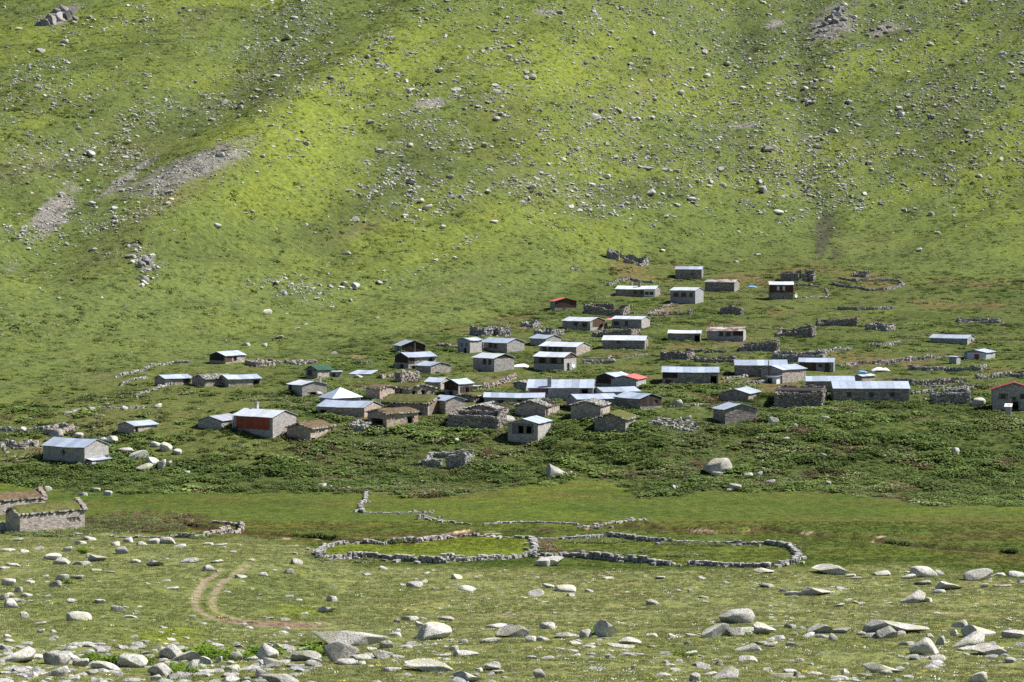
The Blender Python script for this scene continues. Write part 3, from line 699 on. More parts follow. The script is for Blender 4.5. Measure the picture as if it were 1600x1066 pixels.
def drywall(label, px_pts, h, palk='dry', name='dry_stone_fence', cat='stone wall', group='dry stone walls', thick=.5, sl=(.22, .5), shh=(.15, .25), rough=.45, gaps=(), closed=False, hts=None, spill=0):
    pts = [ground(*p)[:2] for p in px_pts]
    if closed: pts.append(pts[0])
    bx = Boxes(); stones_along(bx, pts, [.82 * q for q in (hts or [h] * len(pts))], thick, sl, shh, palk, seed=len(label) + int(px_pts[0][0]), rough=rough, gaps=gaps)
    for _ in range(spill):
        k_ = random.randrange(len(pts) - 1); t = random.random(); x = pts[k_][0] + t * (pts[k_ + 1][0] - pts[k_][0]) + random.gauss(0, .8); y = pts[k_][1] + t * (pts[k_ + 1][1] - pts[k_][1]) + random.gauss(0, .8)
        bx.add((x, y, float(gz(x, y)) + .05), (random.uniform(.12, .3), random.uniform(.1, .25), random.uniform(.08, .2)), random.uniform(0, 3), pal(palk), .22)
    x, y = pts[0]; z = float(gz(x, y)); root = empty(name, (x, y, z)); tag(root, label, cat, group)
    o = bx.build('wall_stones', M_STONE, root, stuff=True); o.location = (-x, -y, -z)
    return root
def ruin(label, xL, xC, xR, vb, ht, palk='rubble', theta=None, hts=None, gaps=None, g='R', rough=.3, ratio=1.4, spill=12, gable=None, beams=0, name='ruined_house', gmin=3.8):
    """roofless house: four broken walls; hts = heights of L,C,R,back corners as factors"""
    X, Y, Z, s, th, WL, WR = solve(xL, xC, xR, vb, g, ratio, theta, gmin)
    WR = min(WR, 11)
    FOOTPRINTS.append((X, Y, th, WL, WR))
    ct, sn = math.cos(-th), math.sin(-th)
    def Wd(x, y): return (X + x * ct - y * sn, Y + x * sn + y * ct)
    cs = [Wd(-WL, 0), Wd(0, 0), Wd(0, WR), Wd(-WL, WR)]
    hts = hts or (1, 1, 1, 1); H = ht / s if ht > 4 else ht
    root = empty(name, (X, Y, Z)); tag(root, label, 'ruin', 'roofless ruins of the village')
    bx = Boxes(); gaps = gaps or {}
    for k_ in range(4):
        a, b = cs[k_], cs[(k_ + 1) % 4]; ha, hb = hts[k_] * H, hts[(k_ + 1) % 4] * H
        pts = [a, ((a[0] + b[0]) / 2, (a[1] + b[1]) / 2), b]; mid = (ha + hb) / 2 + (gable if (gable and ((k_ % 2 == 1) == (g == 'R'))) else 0)
        stones_along(bx, pts, [ha, mid, hb], .5, (.22, .5), (.16, .25), palk, seed=k_ + int(xL), rough=rough, gaps=gaps.get(k_, ()))
    for _ in range(spill):
        x, y = Wd(random.uniform(-WL - 1, 1.2), random.uniform(-.8, WR + 1)); bx.add((x, y, float(gz(x, y)) + .06), (random.uniform(.12, .32), random.uniform(.1, .28), random.uniform(.08, .22)), random.uniform(0, 3), pal(palk), .22)
    o = bx.build('wall_stones', M_STONE, root, stuff=True); o.location = (-X, -Y, -Z)
    for k_ in range(beams):
        t = (k_ + .5) / beams; a = Wd(-WL - .3, WR * (.25 + .5 * t)); b = Wd(.3, WR * (.2 + .6 * t)); bb = Boxes()
        rz = math.atan2(b[1] - a[1], b[0] - a[0]); L = math.hypot(b[0] - a[0], b[1] - a[1])
        bb.add(((a[0] + b[0]) / 2 - X, (a[1] + b[1]) / 2 - Y, H * .93 + .12 * (k_ % 2)), (L / 2, .13, .09), rz, (.30, .26, .23), .03); bb.build('beam', M_WOOD, root)
    return root
# ------------------------------------------------------------------ the houses, front to back (pixel rows of base and eave at the near corner)
BR = (.10, .066, .045); BD = (.055, .042, .036); BRED = (.13, .055, .04); BL = (.26, .19, .14)
def porch_h1(root, WL, WR, h, rise):
    box('porch_wall', (.06, .3, -1.2), (.9, WR - .2, .75), M_MORTAR, root)
    bx = Boxes()
    for k_ in range(4):
        for j in range(5): bx.add((.93, .3 + (j + .5) * (WR - .5) / 5, -.3 + k_ * .26), (.06, (WR - .5) / 10 * .96, .125), 0, pal('ashlar'), .05)
    for k_ in range(4): bx.add((.48, .27, -.3 + k_ * .26), (.42, .06, .125), 0, pal('ashlar'), .04)
    bx.build('porch_stones', M_STONE, root, stuff=True)
    roof_panels(root, 'porch_roof_sheet', (1.15, .15, .78), (1.15, WR, .78), (.06, WR, 1.0), (.06, .15, 1.0), M_METAL)
house('grey ashlar house with patched metal roof and low gable porch, front left', 60, 132, 160, 729, 699, 'R', pal_='ashlar', pitch=19, win=[('L', .5, 1.5, .25, .5, 'open')], extra=porch_h1)
house('small low stone hut with pale blue metal roof, alone left of the lavender roof', 181, 210, 239, 679, 668, 'L', pal_='rubble', pitch=16, minh=1.2, win=[('R', .08, .1, .5, 1.0, 'door')], gmin=3)
house('low stone hut with metal roof and dark doorway, leftmost of the upper left row', 238, 258, 295, 603, 594, 'L', pitch=15, win=[('R', .82, -.1, .9, 1.0, 'open')], minh=1.1, gmin=3)
house('low stone hut roofed with grey stone slabs in the upper left row', 297, 320, 356, 604, 595, 'L', roof='stone', pitch=18, minh=1.1, gmin=3)
house('long low stone hut with pale metal roof and dark doorway at its right end', 337, 357, 404, 605, 594, 'L', pitch=15, win=[('R', .88, -.1, 1.0, 1.0, 'open'), ('L', .5, -.1, .5, .5, 'open')], minh=1.2, gmin=3)
house('house with dark timber gable veranda and metal roof, highest on the left', 325, 352, 378, 569, 556, 'L', pitch=19, timber=[('L', .05, .95, .55, None, BD), ('R', .0, .35, .3, 1.4, BR)], win=[('R', .5, .4, .5, .7, 'win')], roof='metal')
house('stone house with green metal roof', 477, 496, 516, 592, 578, 'L', roof='green', pitch=24, win=[('L', .35, .55, .7, .7, 'win')], timber=[('L', .05, .95, -.3, None, (.20, .18, .17))])
house('small metal roofed annex on the right of the green roofed house', 514, 518, 533, 590, 582, 'L', pitch=12, theta=62, win=[('R', .2, -.1, .4, .7, 'open')], name='annex', cat='annex', minh=.9)
house('stone house with white metal roof and a dark low window in its sunny gable', 447, 472, 508, 620, 602, 'R', roof='white', pitch=13, pal_='ashlar', win=[('L', .15, .9, .6, .7, 'win'), ('R', .45, -.15, 1.0, .75, 'open')], chim=[(.9, .8, 1.3, .3, 'stone')])
house('stone house with pyramid shaped pale metal roof', 498, 520, 561, 633, 622, 'R', roof='hip', pitch=20, win=[('R', .3, .2, .5, .6, 'win'), ('L', .7, .2, .5, .6, 'win')], gmin=5, ratio=1.0)
house('long stone house with pale metal roof in front of the pyramid roof', 494, 569, 593, 654, 637, 'R', pitch=15, pal_='red', win=[('L', .11, -.1, .9, 1.1, 'open')])
house('stone house with weathered lavender grey metal roof behind the red fronted house', 308, 346, 368, 670, 660, 'L', roof='weath', pitch=17, pal_='ashlar', minh=1.1)
def redpanel(root, WL, WR, h, rise):
    n = 6
    for k_ in range(n):
        x0 = -WL * .92 + k_ * WL * .85 / n
        box('red_wall_panel', (x0 + .006, -.13 - .004 * (k_ % 2), h - 1.78), (x0 + WL * .85 / n - .006, -.075, h - .08), M_BRICKRED, root)
    box('shuttered_hatch', (-WL * .84, -.155, h - .85), (-WL * .78, -.12, h - .3), M_DARK, root)
    for x in (-WL - .02, ): cyl('downpipe', (x, -.2, -.3), .05, h + .1, M_METAL, root)
house('big stone house with dark red sheet panel across its front wall', 360, 426, 458, 685, 652, 'R', roof='white', pitch=17, pal_='ashlar', chim=[(.22, .62, 1.7, .42, 'stone')], extra=redpanel)
house('turf roofed stone hut right of the red fronted house', 447, 485, 516, 690, 670, 'L', roof='sodb', pitch=16, pal_='red', win=[('R', .12, -.1, .8, .55, 'open'), ('R', .93, .2, .4, 1.0, 'open')])
house('half open turf roofed stone stable with wide dark doorway on its left', 573, 604, 651, 670, 647, 'L', roof='sodb', pitch=10, pal_='red', win=[('L', .5, -.2, 2.4, 1.5, 'open'), ('R', .75, .1, .9, 1.3, 'open')])
house('long turf roofed house with light timber boards in its gable', 593, 668, 694, 650, 631, 'R', roof='sod', pitch=16, pal_='dark', timber=[('R', .12, .88, .7, None, BL)])
house('stone house with pale metal roof touching the long turf roofed house', 673, 696, 726, 647, 626, 'R', pitch=17, pal_='rubble', theta=55)
house('small square stone hut with flat earth roof left of the two window gable', 572, 593, 614, 625, 608, 'R', roof='sodb', pitch=9, pal_='red', win=[('R', .72, -.1, .8, .5, 'open')])
house('turf roofed stone house with two small windows in its sunny gable', 614, 640, 677, 622, 608, 'R', roof='sod', pitch=15, pal_='rubble', win=[('R', .18, .45, .45, .6, 'open'), ('R', .56, .45, .45, .6, 'open'), ('R', .4, -.2, .6, .4, 'open'), ('L', .45, -.2, .5, 1.4, 'open')])
house('two storey house with dark timber upper gable and stove pipe on blue grey roof', 616, 638, 680, 577, 558, 'L', pitch=18, pal_='ashlar', timber=[('L', .0, 1.0, 1.0, None, BD), ('R', 0, .22, .9, 1.9, BR)], win=[('L', .5, .1, .8, .6, 'open'), ('R', .82, .2, .6, 1.5, 'open'), ('R', .2, -.2, .7, .7, 'open')], chim=[(.45, .5, 2.2, .1, 'pipe')], name='timber_gabled_house')
house('dark timber gabled house standing behind the two storey house', 615, 628, 664, 552, 540, 'R', pitch=20, pal_='ashlar', timber=[('R', 0, 1, .2, None, BD)], win=[('L', .5, .5, .5, .7, 'win')], name='timber_gabled_house')
house('small stone house with metal roof right of the two storey house', 649, 673, 703, 585, 572, 'R', pitch=14, pal_='rubble', win=[('R', .35, -.2, .6, .5, 'open')])
house('low stone house with pale roof left of the timber gabled house', 665, 688, 702, 611, 597, 'R', pitch=14, pal_='rubble', win=[('R', .6, .0, .6, .7, 'open')])
house('two storey house with jutting dark timber gable and dark cellar door', 694, 716, 738, 620, 600, 'L', pitch=24, pal_='ashlar', timber=[('L', 0, 1, .95, None, BD), ('R', .1, 1, .55, 1.4, BD)], win=[('L', .45, -.1, .6, .9, 'open'), ('R', .6, .3, .8, 1.0, 'open')], name='timber_gabled_house')
house('tiny shed with white roof beside the jutting timber gable', 737, 746, 752, 611, 604, 'R', roof='white', pitch=6, win=[('R', .5, .0, .4, .6, 'shut')], name='shed', cat='shed', gmin=1.2, over=.15)
house('sunken hut with flat turf roof below the jutting timber gable', 714, 740, 762, 629, 620, 'L', roof='sod', pitch=5, pal_='dark', minh=.9, gmin=3)
house('long low house under a straight pale blue roof in the middle of the village', 757, 849, 851, 633, 621, 'R', pitch=16, pal_='block', win=[('L', .28, .15, .5, .5, 'win'), ('L', .6, .15, .5, .5, 'win'), ('L', .8, .15, .5, .5, 'win')], minh=1.1)
house('house with two shuttered windows in its grey gable, behind the balcony house', 715, 734, 752, 552, 532, 'L', pitch=17, pal_='ashlar', core=M_PLASTER, win=[('L', .35, 1.1, .55, .7, 'blue'), ('L', .72, 1.1, .55, .7, 'blue'), ('L', .6, -.1, .6, 1.0, 'open')])
def balcony(root, WL, WR, h, rise):
    bx = Boxes()
    for z in (h - .25, h - .6, h - .95): bx.add((-WL + .3, -1.0, z), (1.2, .05, .06), 0, (.36, .33, .31), .03)
    for x in (-WL - .85, -WL + .3, -WL + 1.4): bx.add((x, -1.0, h * .5 - .4), (.06, .06, h * .5 + .4), 0, (.36, .33, .31), .03)
    bx.add((-WL + .3, -.5, h - 1.05), (1.2, .5, .04), 0, (.33, .30, .28), .02)
    bx.build('balcony', M_WOOD, root)
house('stone house with pale timber balcony on its left end', 752, 792, 819, 552, 536, 'R', pitch=17, pal_='ashlar', win=[('L', .35, .9, .5, .7, 'win'), ('L', .55, .9, .5, .7, 'win')], extra=balcony)
house('stone house with dark timber gable top and ragged plinth, middle left', 739, 772, 803, 581, 560, 'R', roof='white', pitch=17, pal_='ashlar', win=[('L', .55, 1.1, .55, .8, 'win'), ('L', .8, 1.1, .4, .7, 'win')], timber=[('R', 0, 1, -.02, None, BD)])
house('stone house with metal roof just above the four windowed house', 829, 853, 877, 541, 529, 'R', pitch=15, pal_='ashlar')
house('long stone house with four windows and a bright gable end', 844, 900, 923, 557, 542, 'R', roof='white', pitch=14, pal_='rubble', win=[('L', t, .55, .5, .85, 'win') for t in (.13, .29, .43, .57)])
def dish(root, WL, WR, h, rise):
    r = .5; n = 14; V = [(.62, WR * .45, 1.0)]
    for i in range(n): a = 2 * math.pi * i / n; V.append((.75 + .06, WR * .45 + r * math.cos(a), 1.0 + r * math.sin(a) * .95))
    mesh_np('satellite_dish', V, [(0, 1 + i, 1 + (i + 1) % n) for i in range(n)], M_WHITE, root)
    cyl('dish_pole', (.6, WR * .45, -.8), .04, 1.8, M_MORTAR, root)
    bx = Boxes()
    for k_ in range(5): bx.add((-WL * (1 - (k_ + .5) / 5.2), -.13, h - .62), (WL * .065, .03, .42), 0, (.03, .033, .036) if k_ % 2 else (.22, .2, .18), 0)
    bx.build('glazing', M_WOOD, root)
house('two storey house with glazed brown timber upper floor and white satellite dish', 835, 881, 901, 580, 558, 'R', roof='white', pitch=17, pal_='block', timber=[('L', 0, 1, 1.15, 0.0 or -.02, BR), ('R', 0, 1, -.3, None, BR)], win=[('R', .35, 0, .6, 1.2, 'open')], extra=dish, name='timber_fronted_house')
house('stone house with brown timber gable beside the pink umbrella', 880, 922, 946, 517, 502, 'R', roof='white', pitch=15, pal_='ashlar', timber=[('R', .15, 1, .7, None, BR)], win=[('L', .48, .9, .5, .5, 'win'), ('L', .8, .8, .8, .6, 'win')])
house('small round shouldered stone hut with rubble roof behind the long central house', 803, 822, 829, 611, 600, 'L', roof='stone', pitch=16, pal_='dry', ratio=1.0, gmin=2.6)
def chim38(root, WL, WR, h, rise):
    bx = Boxes()
    for k_ in range(14): bx.add((-WL * .67, .35, .0 + k_ * .25), (.3, .28, .12), 0, pal('dry'), .06)
    bx.build('chimney', M_STONE, root)
house('long house with red brown timber bay on the left and tall stone chimney', 825, 926, 931, 624, 606, 'R', pitch=16, pal_='block', timber=[('L', .02, .31, .75, -.05, BRED)], win=[('L', .88, 0, .9, 1.5, 'open')], extra=chim38)
house('stone house with collapsed roof and bare rafters beside the long yard wall', 727, 775, 796, 656, 640, 'L', roof='ruin', pitch=14, pal_='dark')
house('gabled stone house whose stone roof has fallen in, left of the window hut', 805, 852, 875, 652, 636, 'L', roof='ruin', pitch=19, pal_='rubble', win=[('R', .1, .0, .6, 1.2, 'open')])
house('stone hut with pale roof and twin timber framed windows, nearest of the middle group', 794, 840, 861, 692, 662, 'L', roof='metal', pitch=15, pal_='ashlar', timber=[('L', .14, .86, 1.15, -.05, (.17, .165, .17))], win=[('L', .43, 1.25, .75, 1.0, 'open'), ('L', .7, 1.25, .75, 1.0, 'open')])
house('gabled stone hut with grey slab roof, upper of the two front gables', 893, 938, 955, 656, 635, 'L', roof='stone', pitch=17, pal_='rubble', win=[('R', .12, .1, .5, 1.0, 'open')])
house('gabled stone hut with turf roof, foremost right of the window hut', 930, 977, 996, 677, 656, 'L', roof='sod', pitch=18, pal_='dark')
house('house with blue grey roof hidden behind the slab roofed gable', 887, 902, 966, 642, 624, 'L', pitch=15, pal_='block')
house('low house with wide pale roof between the red roof and the timber gable', 927, 943, 1000, 623, 613, 'L', pitch=14, pal_='block', minh=1.0)
house('house with dark brown timber gable and stone platform, centre right', 964, 1000, 1035, 642, 623, 'R', pitch=16, pal_='dark', timber=[('R', 0, 1, .6, None, BD)], win=[('R', .75, .9, .4, .5, 'win')], name='timber_gabled_house')
house('house with dark timber gable and pale roof behind the pinkish red roof', 933, 960, 986, 605, 589, 'L', pitch=17, pal_='ashlar', timber=[('L', 0, 1, .5, None, BD)], roof='metal', name='timber_gabled_house')
house('grey house with faded pinkish red metal roof', 956, 994, 1012, 607, 595, 'L', roof='pink', pitch=14, pal_='block', minh=1.4)
house('long dark fronted house with straight pale roof, right of the four windowed house', 942, 1007, 1015, 547, 532, 'R', roof='white', pitch=14, pal_='dark', win=[('L', .38, 1.2, .35, .35, 'win'), ('R', .5, .0, .5, .8, 'open')])
house('plastered house with pale roof beside the pink umbrella', 957, 1002, 1017, 514, 499, 'R', roof='white', pitch=12, pal_='ashlar', core=M_PLASTER, win=[('L', .15, .6, .9, .7, 'win'), ('L', .5, .5, .5, .9, 'win')])
def whitefront(root, WL, WR, h, rise):
    box('white_painted_wall', (-WL * .27, -.13, -.2), (-.02, -.075, h - .05), M_WHITE, root)
    for t in (.20, .08): box('painted_wall_pane', (-WL * t - .45, -.15, .45), (-WL * t + .45, -.12, 1.15), M_DARK, root)
house('long house with white painted right end and two stone chimneys, upper slope', 963, 1023, 1034, 464, 452, 'R', roof='white', pitch=12, pal_='dark', win=[('L', .5, .6, .5, .6, 'win'), ('L', .67, .6, .5, .6, 'win')], chim=[(.3, .6, 1.5, .6, 'stone'), (.56, .35, 1.6, .6, 'stone')], extra=whitefront, minh=1.6)
house('small house with bright red roof edge and brown timber gable, upper left slope', 860, 867, 901, 486, 471, 'R', roof='pink', pitch=15, pal_='block', timber=[('R', .0, 1, .75, None, BR)], win=[('R', .45, -.1, .6, .5, 'open')])
house('topmost stone house with pale metal roof', 1056, 1096, 1101, 436, 421, 'R', roof='metal', pitch=15, pal_='dark', win=[('L', .65, .9, .4, .5, 'win')])
house('grey house with three dark windows below the topmost house', 1049, 1086, 1101, 475, 454, 'R', roof='white', pitch=15, pal_='block', win=[('L', .22, 1.5, .7, .7, 'win'), ('L', .54, 1.5, .7, .7, 'win'), ('L', .84, 1.5, .4, .7, 'win')])
house('stone house with rust streaked metal roof near the top', 1103, 1147, 1158, 456, 441, 'R', roof='rust', pitch=13, pal_='dark')
def dish59(root, WL, WR, h, rise):
    n = 12; r = .55; V = [(.55, .3, .9)] + [(.75 + .3 * math.cos(2 * math.pi * i / n), .15 + .5 * math.cos(2 * math.pi * i / n), .95 + r * math.sin(2 * math.pi * i / n)) for i in range(n)]
    mesh_np('satellite_dish', V, [(0, 1 + i, 1 + (i + 1) % n) for i in range(n)], M_WHITE, root); cyl('dish_pole', (.6, .3, -.6), .05, 1.5, M_MORTAR, root)
    for t in (.22, .36, .5, .6):
        box('window_shutter', (-WL * (1 - t) - .28, -.13, h - 1.25), (-WL * (1 - t) + .28, -.09, h - .35), M_DARK if t in (.22, .5) else M_PALE, root)
house('two storey house with reddish timber upper floor and white roof, upper right', 1203, 1239, 1241, 468, 445, 'R', roof='white', pitch=16, pal_='dark', timber=[('L', 0, 1, 1.5, -.02, BRED)], extra=dish59, name='timber_fronted_house')
house('low stone house with pale roof and doorway at its right, above the broken walls', 1045, 1094, 1099, 535, 521, 'R', roof='white', pitch=12, pal_='dark', win=[('L', .91, .2, .9, 1.1, 'open')])
house('grey house with rust streaked roof and brown boarded right end', 1106, 1161, 1169, 534, 517, 'R', roof='rust', pitch=14, pal_='block', win=[('L', .39, 1.0, .5, .7, 'win'), ('L', .59, 1.0, .5, .7, 'win')], timber=[('L', .72, 1, 1.1, -.02, BD)])
house('long stone barn under a narrow pale blue roof, middle right', 1036, 1122, 1127, 600, 582, 'R', pitch=12, pal_='dark', win=[('L', .92, -.1, .9, 1.3, 'open'), ('L', .1, -.1, .8, .7, 'shut')], timber=[('L', 0, .27, .9, -.02, BD)])
house('long stone barn with pale roof left of the flue pipe house', 1150, 1229, 1233, 590, 571, 'R', pitch=13, pal_='dark', win=[('L', .55, .0, .8, 1.5, 'open')])
def privy68(root, WL, WR, h, rise):
    box('white_porch', (-2.0, -1.2, -.8), (-.15, -.1, 1.05), M_WHITE, root); box('porch_doorway', (-1.9, -1.23, -.6), (-1.0, -1.2, .85), M_DARK, root)
    roof_panels(root, 'porch_roof_sheet', (-2.3, -1.4, 1.08), (.1, -1.4, 1.08), (.1, .05, 1.22), (-2.3, .05, 1.22), M_METAL)
    cyl('flue_pipe', (-WL * .62, -.2, .2), .08, h + 1.2, M_MORTAR, root)
house('stone house with flue pipe and small white porch on its shaded gable', 1193, 1222, 1264, 599, 578, 'L', pitch=15, pal_='rubble', extra=privy68)
house('gabled stone house with pale roof just behind the foremost right hut', 1128, 1169, 1193, 630, 617, 'L', pitch=16, pal_='dark', win=[('R', .93, .1, .5, 1.0, 'open')], minh=1.4)
house('foremost stone hut on the right with grainy sunlit stones in its gable', 1118, 1133, 1185, 663, 640, 'R', roof='metal', pitch=15, pal_='dark', theta=66)
house('house with pale blue roof half hidden behind the long barn with boarded windows', 1262, 1334, 1339, 612, 596, 'R', pitch=13, pal_='dark')
house('longest stone barn with pale roof and three boarded windows, right of the tall ruin', 1304, 1420, 1423, 631, 607, 'R', pitch=17, pal_='dark', win=[('L', .2, 1.05, .55, .6, 'shut'), ('L', .5, 1.05, .55, .6, 'shut'), ('L', .78, 1.05, .55, .6, 'shut')])
house('small dark shed with pale roof behind the longest barn', 1337, 1346, 1370, 599, 588, 'L', pitch=15, pal_='dark', name='shed', cat='shed', gmin=2, theta=40)
house('house with brown timber left half and grey door, behind the flue pipe house', 1250, 1302, 1309, 582, 566, 'R', pitch=14, pal_='block', timber=[('L', 0, .5, .1, -.03, BR)], win=[('L', .62, .8, .4, .5, 'win'), ('L', .82, .0, .7, 1.5, 'door')])
house('low stone house with flat pale roof, far right upper slope', 1458, 1511, 1530, 539, 531, 'R', roof='metal', pitch=12, pal_='dry', minh=1.2, win=[('R', .6, -.1, .6, .9, 'open')])
house('tiny shed with pale roof left of the pale sheeted hut', 1485, 1494, 1502, 569, 558, 'R', pitch=6, name='shed', cat='shed', gmin=1.4, pal_='block')
def pale78(root, WL, WR, h, rise):
    box('pale_sheeting', (-WL * .85, -.13, -.3), (-.05, -.075, h - .03), M_PALE, root); box('plank_door', (-WL * .52, -.16, -.3), (-WL * .3, -.13, h - .25), M_BRICKRED, root)
house('hut with lavender sheeted gable and overhanging pale roof, far right', 1510, 1540, 1563, 563, 554, 'L', pitch=12, pal_='block', extra=pale78, minh=1.3, name='hut', cat='hut')
def win80(root, WL, WR, h, rise): pass
house('stone house with crimson roof cut by the right edge of the picture', 1553, 1618, 1622, 640, 609, 'L', roof='red', pitch=17, pal_='ashlar', theta=8, win=[('L', .24, 1.5, .5, .6, 'win'), ('L', .50, 1.25, .3, .45, 'win'), ('L', .70, 1.5, .5, .6, 'win'), ('L', .53, -.3, .8, 1.4, 'open')], over=.35)
def parapet(root, WL, WR, h, rise):
    bx = Boxes()
    for k_ in range(9):
        z = h - .1 + k_ * .2; half = WL / 2 * (1 - (z - h - .35) / (rise + .25)) if z > h + .35 else WL / 2
        x = -WL / 2 - half
        while x < -WL / 2 + half - .1:
            lw = random.uniform(.25, .5); bx.add((x + lw / 2, WR + .05, z), (lw / 2, .26, .1), 0, pal('pale'), .15); x += lw
    bx.build('gable_parapet', M_STONE, root, stuff=True)
house('turf roofed dry stone hut with three slits in its sunny wall, left edge', 2, 31, 118, 833, 805, 'L', roof='sod', pitch=22, pal_='pale', theta=50, over=.05, minh=1.5, extra=parapet, win=[('R', .78, .85, .14, .3, 'open'), ('R', .84, .85, .14, .3, 'open'), ('R', .9, .85, .14, .3, 'open')])
house('brown turf roofed stone hut half hidden behind the three slit hut', -40, -14, 58, 806, 785, 'L', roof='sodb', pitch=20, pal_='pale', theta=50, over=.05, minh=1.4, extra=parapet)

# the metal roof of a sunken hut and the sign kiosk
def kiosk():
    X, Y, Z = ground(1575, 649); s = pscale(X, Y, Z); root = empty('information_stand', (X, Y, Z), -.25); tag(root, 'narrow grey stand with slanted red and white panel before the crimson roofed house', 'stand')
    box('body', (-.42, -.35, -.5), (.42, .35, 1.25), M_PLASTER, root)
    V = [(-.55, -.5, 1.22), (.55, -.5, 1.22), (.62, .42, 1.62), (-.45, .42, 1.62), (-.55, -.5, 1.27), (.55, -.5, 1.27), (.62, .42, 1.67), (-.45, .42, 1.67)]
    q = [(0, 3, 2, 1), (4, 5, 6, 7), (0, 1, 5, 4), (1, 2, 6, 5), (2, 3, 7, 6), (3, 0, 4, 7)]; mesh_np('slanted_panel', V, q, M_WHITE, root)
    for i, (a, b, c0, c1) in enumerate([(-.2, .25, .55, .68), (-.18, .1, .35, .48), (.0, .3, .2, .3), (.12, .32, .7, .8)]):
        P = lambda x, t: (x + .07 * t, -.5 + .92 * t, 1.276 + .40 * t)
        mesh_np('red_mark', [P(a, c0), P(b, c0), P(b, c1), P(a, c1)], [(0, 1, 2, 3)], M_PINK, root)
kiosk()
def lowroof():
    X, Y, Z = ground(565, 586); root = empty('sunken_hut', (X, Y, Z), -.1); tag(root, 'sunken hut showing only its flat pale metal roof, right of the green roof', 'hut')
    box('wall', (-1.9, -.3, -.6), (1.7, 2.8, .12), M_MORTAR, root)
    roof_panels(root, 'roof_sheet', (-2.1, -.5, .14), (1.6, -.5, .14), (2.3, 3.0, .62), (-1.2, 3.0, .62), M_METAL)
lowroof()
# ------------------------------------------------------------------ ruins
ruin('low roofless ruin between the timber veranda house and the thin broken wall', 382, 400, 434, 573, 8, g='L', hts=(.9, 1.1, .8, .6), palk='rubble')
ruin('low broken wall of a ruin above the green roofed house', 443, 458, 492, 570, 6, g='L', hts=(.8, .8, 1, .5), palk='dry')
ruin('rubble stump of a ruined hut between the turf hut and the open stable', 547, 566, 578, 675, 11, g='L', hts=(.8, 1.1, .8, .8), palk='dry', rough=.4)
ruin('ruined corner tower of pale stone below the two storey house', 590, 627, 652, 597, 15, g='R', hts=(.35, 1.2, 1.1, .3), palk='rubble', gaps={0: ((.2, .75),)}, rough=.2)
ruin('roofless yard with long dark front wall left of the window hut', 701, 776, 789, 673, 22, g='R', palk='dark', hts=(.95, 1.05, 1.0, .7), rough=.08)
ruin('large broken ruin with several wall stubs above the balcony house', 735, 757, 796, 525, 13, g='L', palk='dry', hts=(1.1, .9, 1.2, 1.0), rough=.55, gaps={1: ((.3, .55),)})
ruin('small collapsed ruin at the upper left edge of the village', 815, 832, 843, 512, 9, g='L', palk='dry', rough=.6, hts=(.7, .5, 1.2, 1))
ruin('low ruin with ragged top behind the small metal roofed house', 836, 862, 880, 525, 9, g='R', palk='dry', rough=.4)
ruin('stepped dark stone ruin between the plastered house and the long dark house', 928, 986, 1001, 528, 13, g='R', palk='dark', hts=(.5, 1.1, 1, .8), rough=.12)
ruin('roofless walls with pale door jambs below the red roofed timber gable', 914, 972, 984, 494, 14, g='R', palk='dark', hts=(1, .75, 1, 1), rough=.12, gaps={2: ((.25, .4),)})
ruin('rubble of a ruin at the very top of the village', 950, 1000, 1014, 416, 9, g='R', palk='dry', hts=(1.4, .4, 1.2, 1), rough=.65, gaps={0: ((.35, .5), (.8, .9))})
ruin('tall roofless ruin with window gaps above the white roofed timber house', 1222, 1270, 1277, 441, 13, g='R', palk='dark', hts=(1, 1.1, 1.2, 1), gaps={2: ((.3, .42), (.6, .7)), 0: ((.55, .68), (.8, .88))}, rough=.2)
ruin('gable ended stone ruin with low dark opening below the rusty roof', 1128, 1157, 1161, 493, 13, g='L', palk='dark', hts=(.85, .95, .8, .6), gable=.6, rough=.12, gmin=3, theta=25)
ruin('broken dark wall of a ruin with white boulder on its left end', 1034, 1074, 1086, 562, 13, g='R', palk='dark', hts=(1, .8, .7, .6), rough=.25)
ruin('low dark ruin wall right of the white boulder ruin', 1090, 1148, 1151, 567, 8, g='R', palk='dark', hts=(.9, .8, .6, .6), rough=.3)
ruin('roofless dark wall with pale corner, above the long barns', 1158, 1214, 1220, 550, 16, g='R', palk='dark', hts=(.5, 1.15, 1.1, .5), rough=.1)
ruin('tall roofless stone ruin with grey beams across its top', 1214, 1284, 1296, 634, 24, g='R', palk='dark', hts=(1, .95, 1, .9), rough=.1, beams=4, theta=12)
ruin('long ragged ruin behind the timber halved house', 1209, 1284, 1296, 569, 14, g='R', palk='dry', hts=(1, 1, 1.1, .9), rough=.35)
ruin('ruin with sagging U shaped front wall on the right slope', 1216, 1268, 1278, 527, 13, g='R', palk='dark', hts=(.4, 1.1, 1, .6), rough=.45)
ruin('low ruin with one standing pale corner on the right slope', 1280, 1338, 1344, 510, 11, g='R', palk='dark', hts=(.35, 1.5, .6, .4), rough=.3)
ruin('square little ruin with notched front wall, right slope', 1356, 1385, 1402, 517, 10, g='R', palk='dry', hts=(1, 1, 1, 1), rough=.25, gaps={0: ((.5, .72),)})
ruin('tiny tumbled ruin above the curved enclosure wall', 1335, 1352, 1362, 434, 6, g='R', palk='dark', rough=.5)
ruin('square roofless ruin between the longest barn and the crimson roof', 1460, 1514, 1517, 630, 17, g='R', palk='dry', hts=(.9, 1.05, 1, 1), rough=.25)
ruin('overgrown front ruin with one tall broken corner, below the yard wall', 662, 726, 737, 731, 12, g='R', palk='dry', hts=(.7, 2.0, 1.1, .6), rough=.5, gaps={0: ((.42, .55),)})
